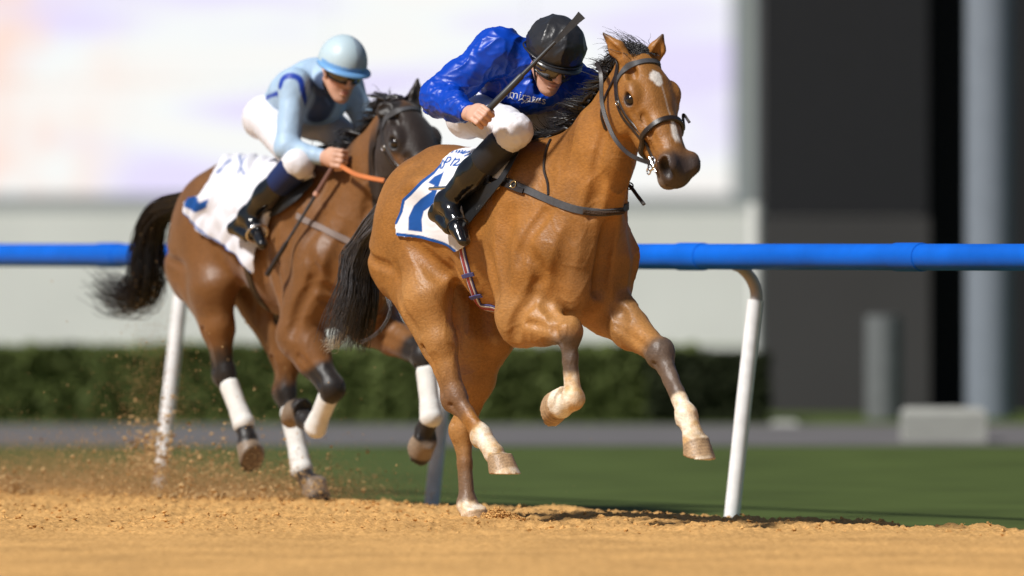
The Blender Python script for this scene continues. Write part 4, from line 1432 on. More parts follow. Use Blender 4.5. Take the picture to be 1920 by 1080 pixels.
def cloth_on(name, F, L, outline, step, m, parent, paint, off=.008, ripple=None, thick=.004):
    """fabric sheet resting on the body: cut to an outline in the picture plane of the survey, draped on the surface"""
    o = np.array(outline, float)
    x = np.arange(o[:, 0].min() - step, o[:, 0].max() + step * 2, step)
    y = np.arange(o[:, 1].min() - step, o[:, 1].max() + step * 2, step)
    X, Y = np.meshgrid(x, y, indexing='ij')
    P2 = np.stack([X.ravel(), Y.ravel()], 1)
    ins = inpoly(P2, outline)
    dist = pl_dist(P2, list(outline) + [outline[0]])
    near = ins | (dist < step * 1.3)
    # pull the outermost ring of nodes onto the outline so that the hem is clean
    bpts = catmull(list(outline) + [outline[0]], 12)
    out_i = np.where(near & ~ins)[0]
    for i in out_i:
        k = np.argmin(np.sum((bpts - P2[i]) ** 2, 1))
        P2[i] = bpts[k]
    idx = np.full(len(P2), -1); sel = np.where(near)[0]; idx[sel] = np.arange(len(sel))
    nx, ny = len(x), len(y)
    q = (np.arange(nx - 1)[:, None] * ny + np.arange(ny - 1)[None, :]).ravel()
    Fq = np.stack([q, q + ny, q + ny + 1, q + 1], 1)
    Fq = idx[Fq]; Fq = Fq[(Fq >= 0).all(1)]
    lab = np.arange(len(sel))                      # keep the one connected sheet
    for _ in range(400):
        m_ = lab[Fq].min(1); new = lab.copy()
        for i in range(4): np.minimum.at(new, Fq[:, i], m_)
        if (new == lab).all(): break
        lab = new
    big = np.bincount(lab[Fq[:, 0]]).argmax()
    Fq = Fq[lab[Fq[:, 0]] == big]
    used = np.unique(Fq); re_ = np.full(len(sel), -1); re_[used] = np.arange(len(used))
    Fq = re_[Fq]; sel = sel[used]
    Q2 = P2[sel]
    V3 = hit(F, L, Q2, off)
    # even the sheet out a little, as fabric would
    G = F.grad(V3)
    for _ in range(10):
        S_ = np.zeros_like(V3); C_ = np.zeros(len(V3))
        for i in range(4):
            for j in ((i + 1) % 4, (i + 3) % 4):
                for c in range(3): S_[:, c] += np.bincount(Fq[:, i], V3[Fq[:, j], c], len(V3))
                C_ += np.bincount(Fq[:, i], minlength=len(V3))
        V3 = .5 * V3 + .5 * S_ / np.maximum(C_, 1)[:, None]
    if ripple is not None:
        V3 = V3 + G * ripple(Q2)[:, None]
    col = paint(Q2)
    n = len(V3)
    V = np.vstack([V3 + G * thick * .5, V3 - G * thick * .5])
    # rim faces
    from collections import Counter
    E = Counter()
    for f in Fq.tolist():
        for i in range(4): E[(f[i], f[(i + 1) % 4])] += 1
    rim = [(a, b) for (a, b) in E if (b, a) not in E]
    nrm0 = np.cross(V3[Fq[0, 1]] - V3[Fq[0, 0]], V3[Fq[0, 2]] - V3[Fq[0, 0]]) @ G[Fq[0, 0]]
    top = Fq if nrm0 > 0 else Fq[:, ::-1]
    bot = (Fq[:, ::-1] if nrm0 > 0 else Fq) + n
    faces = top.tolist() + bot.tolist() + [(b, a, a + n, b + n) if nrm0 > 0 else (a, b, b + n, a + n) for a, b in rim]
    return mesh_obj(name, V, faces, m, parent, col=np.vstack([col, col]))
cr = lambda pts: [(730 + x / 4.696, 250 + y / 4.696) for x, y in pts]
outline1 = cr([(455, 265), (470, 230), (550, 165), (640, 130), (790, 110), (900, 90), (1090, 150), (1105, 175), (1010, 380), (900, 520), (760, 640), (700, 700), (704, 900), (700, 985), (640, 1030), (605, 1048),
               (480, 990), (400, 958), (290, 932), (80, 905), (62, 790), (105, 690), (128, 580), (190, 520), (290, 420), (395, 335)])
bluepoly = cr([(490, 335), (470, 355), (405, 385), (350, 440), (405, 465), (378, 520), (290, 580), (230, 640), (185, 740), (180, 855), (300, 870), (296, 760), (315, 690), (400, 630), (425, 530), (445, 470)])
bord = cr([(440, 285), (390, 350), (290, 436), (195, 535), (135, 590), (115, 690), (70, 785)])
bord2 = cr([(85, 893), (290, 918), (400, 944), (480, 976), (605, 1034)])
zz = lambda pts: [(820 + x / 15.43, 260 + y / 15.43) for x, y in pts]
letters = [zz([(170, 640), (225, 700), (205, 800), (150, 880), (105, 870), (125, 760), (170, 640)]),
           zz([(330, 560), (240, 710)]), zz([(330, 560), (410, 570), (415, 620), (350, 690), (250, 715)]),
           zz([(550, 590), (400, 800)]), zz([(520, 640), (660, 620), (640, 680), (480, 800), (600, 800), (690, 750)]),
           zz([(430, 430), (470, 380)]), zz([(555, 420), (580, 360)]), zz([(610, 440), (660, 360)]), zz([(640, 400), (700, 430), (740, 350)]),
           zz([(740, 455), (935, 380)]), zz([(800, 520), (970, 440)]), zz([(700, 440), (830, 370)])]
BLUE_P = np.array((.010, .075, .30))
def paint1(Q):
    c = np.tile(np.array((.75, .75, .78)), (len(Q), 1))
    wgt = soft_in(Q, bluepoly)
    wgt = np.maximum(wgt, np.clip(4.6 - pl_dist(Q, bord), 0, 1))
    wgt = np.maximum(wgt, np.clip(4.2 - pl_dist(Q, bord2), 0, 1))
    for l in letters:
        wgt = np.maximum(wgt, np.clip(1.9 - pl_dist(Q, l), 0, 1))
    return c * (1 - wgt[:, None]) + BLUE_P * wgt[:, None]
M_cloth = vcol_mat('printed_number_cloth', rough=.75, spec=.2, noise_amt=.05, bump=.25, bump_scale=350, dist=.002)
rip = lambda Q: .010 * np.exp(-((Q[:, 0] - 872) / 16) ** 2) * sstep(390, 460, Q[:, 1]) + .004 * pnoise(np.stack([Q[:, 0] / 30, Q[:, 1] / 60, 0 * Q[:, 0]], 1)) + .006 * np.sin(Q[:, 0] / 9.) * sstep(420, 470, Q[:, 1])
cloth1 = cloth_on('number_cloth', F1, L1, outline1, 1.5, M_cloth, None, paint1, .012, rip)
L1.place(cloth1)
tag(cloth1, 'white saddle cloth with blue border and blue number on the leading horse', 'saddle cloth')
# ---- light race saddle: seat, flap and panel
M_sad = mat('saddle_black_leather', (.012, .012, .013), rough=.42, spec=.5, noise_amt=.2, noise_scale=30)
saddle1 = empty('racing_saddle'); L1.place(saddle1)
fo = Field((-.2, -.5, 1.1), (.75, .5, 2.0), .008)
fo.cone((.12, 0, 1.60), (.30, 0, 1.62), .030, .040, .05, up=(0, 0, 1), sa=.10, sb=.08)
fo.ell((.36, 0, 1.63), (.06, .06, .05), .03); fo.ell((.08, 0, 1.60), (.05, .10, .03), .04)
for s in (-1, 1):
    fo.cone((.24, s * .10, 1.63), (.36, s * .235, 1.44), .022, .014, .03, up=(0, s, .6), sa=.11, sb=.09)
Vs_, Fs_ = fo.mesh(); mesh_obj('seat', Vs_, Fs_, M_sad, saddle1)
fl_pts = [(868, 358), (905, 345), (935, 335), (962, 300), (975, 285), (948, 335), (925, 372), (905, 398), (886, 420), (880, 425)]
flap = cloth_on('flap', F1, L1, [(866, 361), (905, 352), (935, 338), (952, 312), (968, 288), (976, 290), (962, 318), (948, 342), (925, 372), (905, 400), (884, 424), (876, 405)], 2.0, M_sad, saddle1,
                lambda Q: np.tile(np.array((.012, .012, .013)), (len(Q), 1)), .024, lambda Q: .010 + .008 * sstep(60, 0, np.abs(Q[:, 0] - 880)))
tag(saddle1, 'small black race saddle under the rider in blue', 'saddle')

# ================================================================= riders
M_skin = vcol_mat('skin', rough=.5, spec=.35, noise_amt=.08, noise_scale=25, bump=.15, bump_scale=250, dist=.001)
M_silk = mat('royal_blue_silk', (.002, .048, .42), rough=.38, spec=.34, noise_amt=.10, noise_scale=5, bump=.18, bump_scale=24, dist=.006)
M_breech = mat('white_breeches', (.70, .695, .74), rough=.6, spec=.25, noise_amt=.05, bump=.3, bump_scale=30, dist=.008)
M_boot = mat('black_patent_boot', (.006, .006, .007), rough=.16, spec=.6, noise_amt=.2, coat=.3, bump=.25, bump_scale=18, dist=.01)
M_bootm = mat('black_matt_boot_cuff', (.016, .016, .019), rough=.45, spec=.4, noise_amt=.2)
M_cap = mat('black_cap_silk', (.022, .022, .025), rough=.34, spec=.5, noise_amt=.2, noise_scale=12, bump=.4, bump_scale=22, dist=.012)
M_gog = mat('goggle_frame_black', (.010, .010, .011), rough=.35, spec=.5, noise_amt=.1)
M_lens = mat('goggle_lens_smoked', (.030, .026, .018), rough=.05, spec=.9, noise_amt=.3, coat=1.0)
M_whip = mat('whip_grey_black', (.035, .037, .042), rough=.45, spec=.5, noise_amt=.25, noise_scale=40)

def wrinkle(V, F, amp, fr, stretch, seed=0., ridge=True, env=None):
    Nn = vnormals(V, F)
    Q = V * np.asarray(stretch) * fr + seed
    Q = Q + .5 * np.stack([pnoise(Q * .5 + 11), pnoise(Q * .5 + 23), pnoise(Q * .5 + 37)], 1)
    n = pnoise(Q)
    d = (.35 - np.abs(n) * 1.6) if ridge else n
    d = d + .35 * pnoise(Q * 2.3 + 5)
    if env is not None: d = d * env
    return V + Nn * (amp * d)[:, None]

def person_head(F, HC, fw, up, sc=1.0):
    """skull, face and ears added to a body field; returns a head-space helper"""
    fw = nrm(fw); up = nrm(np.asarray(up, float) - fw * (np.asarray(up, float) @ fw)); lf = np.cross(up, fw)
    R = np.stack([fw, lf, up])
    q = lambda f, l, u: HC + (fw * f + lf * l + up * u) * sc
    E = lambda c, r, k, mode='add': F.ell(q(*c), tuple(x * sc for x in r), k, mode, R=R)
    E((-.005, 0, .03), (.098, .076, .088), .02)            # skull
    E((.035, 0, -.03), (.060, .060, .080), .03)            # face
    F.cone(q(.045, .0, -.085), q(.072, 0, -.110), .040 * sc, .022 * sc, .02)   # jaw to chin
    for s in (-1, 1):
        F.cone(q(-.01, s * .058, -.050), q(.060, s * .020, -.108), .017 * sc, .017 * sc, .025)
        E((.066, s * .036, -.022), (.022, .022, .018), .015)   # cheekbone
        E((.005, s * .074, -.010), (.020, .009, .030), .006)   # ear
        E((.090, s * .030, .012), (.012, .018, .010), .008, 'sub')
    F.cone(q(.092, 0, .012), q(.118, 0, -.036), .008 * sc, .012 * sc, .012)    # nose bridge to tip
    for s in (-1, 1): E((.106, s * .012, -.040), (.010, .009, .008), .006)
    E((.090, 0, -.066), (.016, .024, .0075), .006)         # upper lip
    E((.088, 0, -.082), (.015, .021, .0075), .006)         # lower lip
    F.cone(q(.106, -.022, -.0735), q(.106, .022, -.0735), .0035, .0035, .004, 'sub')
    return q, R

def fist(F, C, wrist, axis, dors, s=1.0, thumb=True):
    """closed hand round a stick through C along axis; dors = back of hand direction"""
    axis = nrm(axis); d = nrm(np.asarray(wrist) - C)
    d = nrm(d - axis * (d @ axis) * .8)
    n = np.asarray(dors, float); n = nrm(n - d * (n @ d) - axis * (n @ axis))
    F.cone(wrist, C + d * .045 + n * .010, .027 * s, .030 * s, .02, up=n, sa=.030 * s, sb=.038 * s)
    F.cone(C + d * .045 + n * .010, C + d * .0 + n * .022, .022 * s, .018 * s, .02, up=n, sa=.040 * s, sb=.040 * s)
    lens = (.96, 1.06, 1.0, .84)
    for i, t in enumerate((.033, .011, -.011, -.032)):
        a = C + axis * t * s
        L_ = lens[i] * s
        K = a - d * .004 * s + n * .026 * s
        M = a - d * .034 * L_ + n * .010 * s
        D_ = a - d * .026 * L_ - n * .022 * s
        T = a + d * .006 * s - n * .026 * s
        r = (.0105, .0110, .0105, .0092)[i] * s
        F.cone(K, M, r * 1.08, r, .004); F.cone(M, D_, r, r * .93, .003); F.cone(D_, T, r * .93, r * .85, .003)
    if thumb:
        T0_ = C + d * .045 + axis * .028 - n * .004
        T1_ = C + d * .018 + axis * .048 - n * .012
        T2_ = C - d * .012 + axis * .046 - n * .020
        F.cone(T0_, T1_, .015 * s, .012 * s, .012); F.cone(T1_, T2_, .012 * s, .0095 * s, .004)

def skin_paint(V, q, R, HC, tone=(.62, .36, .26), lip=(.42, .16, .14)):
    c = np.tile(np.array(tone), (len(V), 1)) * (1 + .10 * pnoise(V * 18))[:, None]
    loc = (V - HC) @ R.T
    d = np.sqrt(((loc[:, 0] - .094) / 1.4) ** 2 + ((loc[:, 1]) / 1.5) ** 2 + ((loc[:, 2] + .073) / .75) ** 2)
    w_ = 1 - sstep(.010, .018, d)
    c = c * (1 - w_[:, None]) + np.array(lip) * w_[:, None]
    ck = np.exp(-((np.abs(loc[:, 1]) - .045) / .025) ** 2 - ((loc[:, 2] + .04) / .03) ** 2) * (loc[:, 0] > .03)
    c = c * (1 - .25 * ck[:, None] * np.array([.1, .6, .6]))
    return c

def helmet(parent, q, R, HC, m, rx=.122, ry=.104, rz=.118, brim=.038, cz=.052, peak=True, h=.006, tilt=0.0, m_peak=None):
    lo = HC - .24; hi = HC + .24
    f = Field(lo, hi, h)
    fw, lf, up = R
    f.ell(q(-.008, 0, cz), (rx, ry, rz), .01, R=R)
    # open underneath: cut by a plane through the brow, sloping to the nape
    I = np.indices(f.n).reshape(3, -1).T * f.h + f.lo
    loc = (I - HC) @ R.T
    pl = (-(loc[:, 2] - brim - loc[:, 0] * tilt)).reshape(f.n).astype(np.float32)
    f.d = np.maximum(f.d, pl)
    V, F = f.mesh()
    return V, F

jockey1 = empty('person'); L1.place(jockey1)
HCa = p(1036, 109, -.04)
fwa, upa = np.array([.83, -.17, -.53]), np.array([.52, .06, .85])
neckb = np.array([.375, -.01, 1.985]); pel = np.array([.02, 0, 1.79])
shR = p(930, 96, -.20); shL = np.array([.32, .13, 1.91])
elR = p(822, 182, -.40); wrR = p(878, 212, -.425)
hdR = p(902, 219, -.435)
elL = np.array([.55, .21, 1.79]); wrL = np.array([.76, .13, 1.79]); hdL = np.array([.815, .075, 1.80])
hpR, hpL = np.array([.03, -.155, 1.755]), np.array([.03, .155, 1.755])
knR, knL = p(966, 245, -.235), np.array([.50, .235, 1.67])
anR, anL = p(838, 378, -.335), np.array([.08, .33, 1.37])
toeR, toeL = p(870, 452, -.365), np.array([.27, .36, 1.20])
heelR, heelL = p(816, 402, -.345), np.array([.03, .34, 1.29])
whip_tip = p(1091, 28, -.10)
def body_field(h=.006, lo=(-.25, -.62, 1.05), hi=(1.05, .5, 2.3)):
    return Field(lo, hi, h)
# --- body: one surface, skin shows at face and hands
fb = body_field(.0048)
fb.cone(pel, lerp(pel, neckb, .5), .095, .10, .05, up=(0, 0, 1), sa=.14, sb=.13)
fb.cone(lerp(pel, neckb, .5), neckb - np.array([.03, 0, .01]), .10, .085, .05, up=(0, 0, 1), sa=.13, sb=.15)
qa, Ra = person_head(fb, HCa, fwa, upa, 1.07)
fb.cone(neckb, qa(-.02, 0, -.05), .058, .052, .03)
for (s_, e_, w_) in ((shR, elR, wrR), (shL, elL, wrL)):
    fb.cone(s_, e_, .050, .040, .03); fb.cone(e_, w_, .040, .026, .02)
for (hp_, k_, a_, t_) in ((hpR, knR, anR, toeR), (hpL, knL, anL, toeL)):
    fb.cone(hp_, k_, .085, .055, .04); fb.cone(k_, a_, .055, .036, .02); fb.cone(a_, lerp(a_, t_, .7), .030, .018, .02)
wax = nrm(whip_tip - p(925, 218, -.425))
fist(fb, hdR, wrR, wax, (.25, -.75, .45), 1.06)
fist(fb, hdL, wrL, (.2, -.9, .3), (.3, .1, .9), 1.0)
Vb, Fb = fb.mesh()
mesh_obj('body', Vb, Fb, M_skin, jockey1, col=skin_paint(Vb, qa, Ra, HCa))
# --- silk jacket
fs = body_field(.0055)
fs.cone(pel + np.array([.0, 0, .03]), lerp(pel, neckb, .5), .118, .125, .05, up=(0, 0, 1), sa=.165, sb=.165)
fs.cone(lerp(pel, neckb, .5), neckb - np.array([.02, 0, .012]), .125, .090, .05, up=(0, 0, 1), sa=.165, sb=.160)
fs.ell(lerp(pel, neckb, .72) + np.array([.05, 0, -.085]), (.12, .145, .09), .06)
fs.cone(neckb - np.array([.02, 0, 0]), qa(-.035, 0, -.075), .070, .060, .03)
fs.ell(lerp(shR, neckb, .25) + np.array([-.03, 0, .025]), (.10, .09, .075), .05)
for (s_, e_, w_, r3) in ((shR, elR, wrR, .040), (shL, elL, wrL, .040)):
    fs.ell(s_, (.085, .080, .080) if s_[1] < 0 else (.07, .065, .065), .05)
    fs.cone(s_, lerp(s_, e_, .6), .079, .076, .05); fs.cone(lerp(s_, e_, .6), e_, .074, .072, .04)
    fs.ell(lerp(e_, w_, .12), (.078, .07, .066), .04)
    fs.cone(e_, lerp(e_, w_, .6), .072, .062, .03); fs.cone(lerp(e_, w_, .6), lerp(e_, w_, .93), .060, r3, .02)
# neck opening
fs.cone(qa(-.02, 0, -.07), qa(.09, 0, -.15), .060, .045, .01, 'sub')
Vs_, Fs_ = fs.mesh()
arm_d = np.minimum(seg_dist(Vs_, shR, elR)[0], seg_dist(Vs_, elR, wrR)[0])
fold = np.array([[.6, .5, .6], [-.7, .7, .1], [-.35, -.5, .8]])
Vs_ = wrinkle(Vs_ , Fs_, .009, 9., (1.0, .8, .5), 3.)
Vt_ = (Vs_ @ fold.T) * np.array([.45, 1.0, 2.0])
Nn_ = vnormals(Vs_, Fs_)
fn = pnoise(Vt_ * 9.5 + 1.5 * np.stack([pnoise(Vs_ * 6), pnoise(Vs_ * 6 + 9), pnoise(Vs_ * 6 + 5)], 1) + 4.)
Vs_ = Vs_ + Nn_ * (.0125 * (.5 - np.abs(fn) ** .55 * 1.25))[:, None]
fold2 = np.array([[.2, .8, -.5], [.9, -.1, .3], [.2, -.5, -.8]])
Vt_ = (Vs_ @ fold2.T) * np.array([.5, 1.1, 2.2])
Nn_ = vnormals(Vs_, Fs_)
fn = pnoise(Vt_ * 15 + 1.2 * np.stack([pnoise(Vs_ * 9), pnoise(Vs_ * 9 + 9), pnoise(Vs_ * 9 + 5)], 1) + 14.)
Vs_ = Vs_ + Nn_ * (.0065 * (.5 - np.abs(fn) ** .55 * 1.25))[:, None]
fore = seg_dist(Vs_, elR, wrR)
Vs_ = wrinkle(Vs_, Fs_, .0045, 34., (1, 1, 1), 15., env=(1 - sstep(.08, .12, fore[0])))
mesh_obj('silk_jacket', Vs_, Fs_, M_silk, jockey1)
# chest lettering, pressed onto the jacket
from mathutils.bvhtree import BVHTree
bvh1 = BVHTree.FromPolygons(Vs_.tolist(), Fs_.tolist())
def drape(bvh, L, Q, off):
    out = []
    for x, y in Q:
        o = L.P(x, y, 0.) - VIEW * .8
        loc, n_, i_, d_ = bvh.ray_cast(Vector(o), Vector(VIEW))
        out.append(np.array(loc) - VIEW * off if loc is not None else L.P(x, y, -.1))
    return np.array(out)
M_print = mat('silver_lettering', (.55, .56, .62), rough=.4, noise_amt=.1)
def text_poly(txt, size):
    cu_ = bpy.data.curves.new('t', 'FONT'); cu_.body = txt; cu_.size = size; cu_.resolution_u = 3
    o_ = bpy.data.objects.new('t', cu_); COL.objects.link(o_)
    bpy.context.view_layer.update()
    me_ = o_.evaluated_get(bpy.context.evaluated_depsgraph_get()).to_mesh()
    V_ = np.array([v.co[:] for v in me_.vertices]); F_ = [tuple(f.vertices) for f in me_.polygons]
    bpy.data.objects.remove(o_); bpy.data.curves.remove(cu_)
    return V_, F_
def print_text(name, txt, size, x0, y0, ang, bvh, L, m, parent, bold=1.12):
    V_, F_ = text_poly(txt, size)
    c_, s_ = math.cos(ang), math.sin(ang)
    Q = [(x0 + v[0] * c_ * bold + v[1] * s_, y0 + v[0] * s_ * bold - v[1] * c_) for v in V_]
    return mesh_obj(name, drape(bvh, L, Q, .003), F_, m, parent, smooth=False)
jk1 = bpy.data.objects['silk_jacket']
print_text('lettering', 'Emirates', 21, 942, 181, math.radians(11), bvh1, L1, M_print, jk1)
for st in ([(952, 186), (958, 184), (962, 188)], [(972, 190), (978, 187), (983, 190)], [(978, 195), (986, 190)], [(985, 194), (992, 191), (995, 193)], [(997, 193), (1003, 187)], [(1003, 193), (1008, 186)], [(1009, 191), (1014, 185)]):
    mbq = MB(); mbq.tube(drape(bvh1, L1, st, .002), .0028, 5); mbq.build('script_stroke', M_print, jk1, smooth=True)
# --- breeches
fp = body_field(.0055)
fp.cone(pel - np.array([.03, 0, .0]), pel + np.array([.09, 0, .03]), .112, .105, .04, up=(0, 0, 1), sa=.155, sb=.15)
for (hp_, k_, a_) in ((hpR, knR, anR), (hpL, knL, anL)):
    fp.ell(hp_ + np.array([-.05, 0, -.01]), (.10, .085, .10), .05)
    fp.cone(hp_, lerp(hp_, k_, .75), .094, .079, .05); fp.cone(lerp(hp_, k_, .75), k_, .077, .066, .04)
    fp.ell(k_ + nrm(k_ - hp_) * .012 + np.array([0, 0, .004]), (.062, .056, .058), .03)
    fp.cone(k_, lerp(k_, a_, .30), .066, .060, .03)
Vp_, Fp_ = fp.mesh()
Vp_ = wrinkle(Vp_, Fp_, .0035, 20., (1, 1, .7), 5.)
Vp_ = wrinkle(Vp_, Fp_, .0050, 34., (1.2, .8, .5), 9., env=sstep(.19, .09, np.linalg.norm(Vp_ - lerp(knR, anR, .12), axis=1)) + .3)
mesh_obj('breeches', Vp_, Fp_, M_breech, jockey1)
# --- boots: shiny shaft and foot, matt cuff
def boot(side, k_, a_, t_, hl):
    f = body_field(.0045)
    f.cone(lerp(k_, a_, .42), lerp(k_, a_, .62), .067, .066, .02); f.cone(lerp(k_, a_, .60), a_, .065, .043, .03)
    f.cone(a_, lerp(a_, hl, .7), .043, .036, .03)
    f.cone(lerp(a_, hl, .75), hl, .034, .028, .02)
    f.cone(a_, lerp(a_, t_, .7), .042, .034, .03); f.cone(lerp(a_, t_, .7), t_, .034, .022, .02, up=nrm(np.cross(t_ - a_, (0, 1.0, 0))), sa=.040, sb=.030)
    f.cone(hl, lerp(hl, t_, .5), .026, .030, .02)
    V, F = f.mesh()
    V = wrinkle(V, F, .004, 20., (1, 1, 1), 2. + side, env=sstep(.16, .0, seg_dist(V, a_, lerp(a_, t_, .5))[0]) + .15)
    root = mesh_obj('boot', V, F, M_boot, jockey1)
    f = body_field(.0045)
    f.cone(lerp(k_, a_, .14), lerp(k_, a_, .42), .070, .069, .02)
    ax_ = nrm(a_ - k_)
    I = np.indices(f.n).reshape(3, -1).T * f.h + f.lo
    tpl = (I - k_) @ ax_ / np.linalg.norm(a_ - k_)
    f.d = np.maximum(f.d, ((np.abs(tpl - .295) - .165) * np.linalg.norm(a_ - k_)).reshape(f.n).astype(np.float32))
    V, F = f.mesh(); mesh_obj('cuff', V, F, M_bootm, root)
    # stirrup iron
    c = lerp(a_, t_, .62)
    ax2 = nrm(t_ - a_)
    ring_mesh('stirrup', c, ax2, .047, .0035, M_bootm, root, 20, 8)
    return root
boot(-1, knR, anR, toeR, heelR)
boot(1, knL, anL, toeL, heelL)
mb = MB(); mb.tube([p(806, 354, -.33), p(838, 352, -.36)], [.008, .008], 8); mb.build('spur_bar', M_metal, jockey1, smooth=True, auto=50)
# --- helmet under a loose black cap
Vh, Fh = helmet(jockey1, qa, Ra, HCa, M_cap, rx=.140, ry=.124, rz=.134, brim=.002, cz=.046, tilt=.12)
lc = (Vh - HCa) @ Ra.T
Vh = Vh + vnormals(Vh, Fh) * (.016 * (.5 - np.abs(pnoise(Vh * np.array([9., 9., 6.]) + 31.)) ** .55 * 1.25) * sstep(.015, .05, lc[:, 2] - lc[:, 0] * .12))[:, None]
Vh = wrinkle(Vh, Fh, .004, 20., (1, 1, 1), 31., env=sstep(.015, .04, lc[:, 2] - lc[:, 0] * .12))
hm = mesh_obj('helmet', Vh, Fh, M_cap, jockey1)
# peak: thin curved brim over the brow
pk = []
for i in range(13):
    a = math.radians(-62 + 124 * i / 12)
    for r_ in (.118, .175):
        rr = r_ if r_ < .15 else .128 + .030 * math.cos(a) ** 1.0
        pk.append(qa(rr * math.cos(a) - .008, rr * .86 * math.sin(a), .014 + (rr * math.cos(a)) * .10 - (.012 if r_ > .15 else 0)))
pk = np.array(pk); dn = -Ra[2] * .006
PV = np.vstack([pk, pk + dn]); n_ = len(pk)
PF = []
for i in range(12):
    a, b, c, d = 2 * i, 2 * i + 1, 2 * i + 3, 2 * i + 2
    PF += [(a, b, c, d), (a + n_, d + n_, c + n_, b + n_), (b, b + n_, c + n_, c)]
mesh_obj('peak', PV, PF, M_cap, hm)
ring = []
for i in range(40):
    a = 2 * math.pi * i / 40
    ring.append(qa(.136 * math.cos(a) - .008,   .121 * math.sin(a), .012 + .12 * .136 * math.cos(a) + .004 * math.sin(3 * a)))
ring.append(ring[0])
mb = MB(); mb.tube(ring, .0042, 8, False); mb.build('cap_band', M_cap, hm, smooth=True)
# --- goggles
def goggles(parent, q, R, HC, up0=.006, zoff=0.0):
    root = None
    V, F = [], []
    nA, nB = 17, 7
    for i in range(nA):
        a = math.radians(-66 + 132 * i / (nA - 1))
        for j in range(nB):
            b = (j / (nB - 1) - .5)
            w_ = .033 * (1 - .25 * (abs(a) / 1.15) ** 2) - .008 * math.exp(-(a / .18) ** 2) * (1 if b < 0 else 0)
            rr = .108 + .010 * (1 - (2 * b) ** 2)
            V.append(q(rr * math.cos(a) - .004, rr * .80 * math.sin(a), up0 + zoff + 2 * w_ * b))
    for i in range(nA - 1):
        for j in range(nB - 1):
            F.append((i * nB + j, (i + 1) * nB + j, (i + 1) * nB + j + 1, i * nB + j + 1))
    root = mesh_obj('goggles', V, F, M_lens, parent)
    V = np.array(V).reshape(nA, nB, 3)
    loop = np.vstack([V[:, 0], V[-1, 1:-1], V[::-1, -1], V[0, 1:-1][::-1], V[:1, 0]])
    mb = MB(); mb.tube(loop, .0055, 8, False); mb.build('goggle_frame', M_gog, root, smooth=True)
    pts = []
    for i in range(21):
        a = math.radians(60 + 240 * i / 20)
        pts.append(q(.106 * math.cos(a) - .006, .088 * math.sin(a), up0 + zoff + .006))
    S = np.array(pts); T = np.gradient(S, axis=0); T /= np.linalg.norm(T, axis=1)[:, None]
    Nn = S - HC; Nn -= T * np.sum(Nn * T, 1)[:, None]; Nn /= np.linalg.norm(Nn, axis=1)[:, None]
    W = np.cross(T, Nn)
    band('goggle_strap', S, W, Nn, .024, M_gog, root, .003)
    return root
goggles(jockey1, qa, Ra, HCa, zoff=-.020)
# chin strap
mb = MB(); mb.tube(catmull([qa(.02, -.082, .01), qa(.035, -.072, -.05), qa(.045, -.045, -.10), qa(.05, 0, -.128), qa(.045, .045, -.10), qa(.035, .072, -.05), qa(.02, .082, .01)], 5), .0045, 6)
mb.build('chin_strap', M_gog, jockey1, smooth=True)
tag(jockey1, 'person in blue silks and black cap crouched low over the leading horse, whip raised', 'person')
# --- whip
whip = empty('riding_whip'); L1.place(whip)
w0 = hdR - wax * .06; wlen = np.linalg.norm(whip_tip - w0)
wdir = nrm(whip_tip - hdR)
mb = MB(); mb.tube([hdR - wdir * .045, hdR - wdir * .040, hdR + wdir * .24, hdR + wdir * .25], [.010, .0150, .0145, .010], 12); mb.build('grip', M_whip, whip, smooth=True, auto=50)
mb = MB(); mb.tube([hdR + wdir * .24, whip_tip - wdir * .16], [.0100, .0075], 10); mb.build('shaft', M_whip, whip, smooth=True, auto=50)
a_, b_2 = whip_tip - wdir * .20, whip_tip
side = nrm(np.cross(wdir, VIEW))
mb = MB()
st_ = [(0, .006), (.15, .0095), (.5, .0125), (.85, .0165), (1.0, .020)]
V, F = [], []
thn = nrm(np.cross(side, wdir)) * .005
for t, wv in st_:
    c = lerp(a_, b_2, t)
    V += [c - side * wv + thn, c + side * wv + thn, c + side * wv - thn, c - side * wv - thn]
for i in range(4):
    for j in range(4):
        k = (j + 1) % 4
        F.append((i * 4 + j, i * 4 + k, i * 4 + 4 + k, i * 4 + 4 + j))
F += [(3, 2, 1, 0), (16, 17, 18, 19)]
mb.add(V, F); mb.build('flap', M_whip, whip)
tag(whip, 'grey black riding whip held up in the leading rider\'s right hand', 'whip')

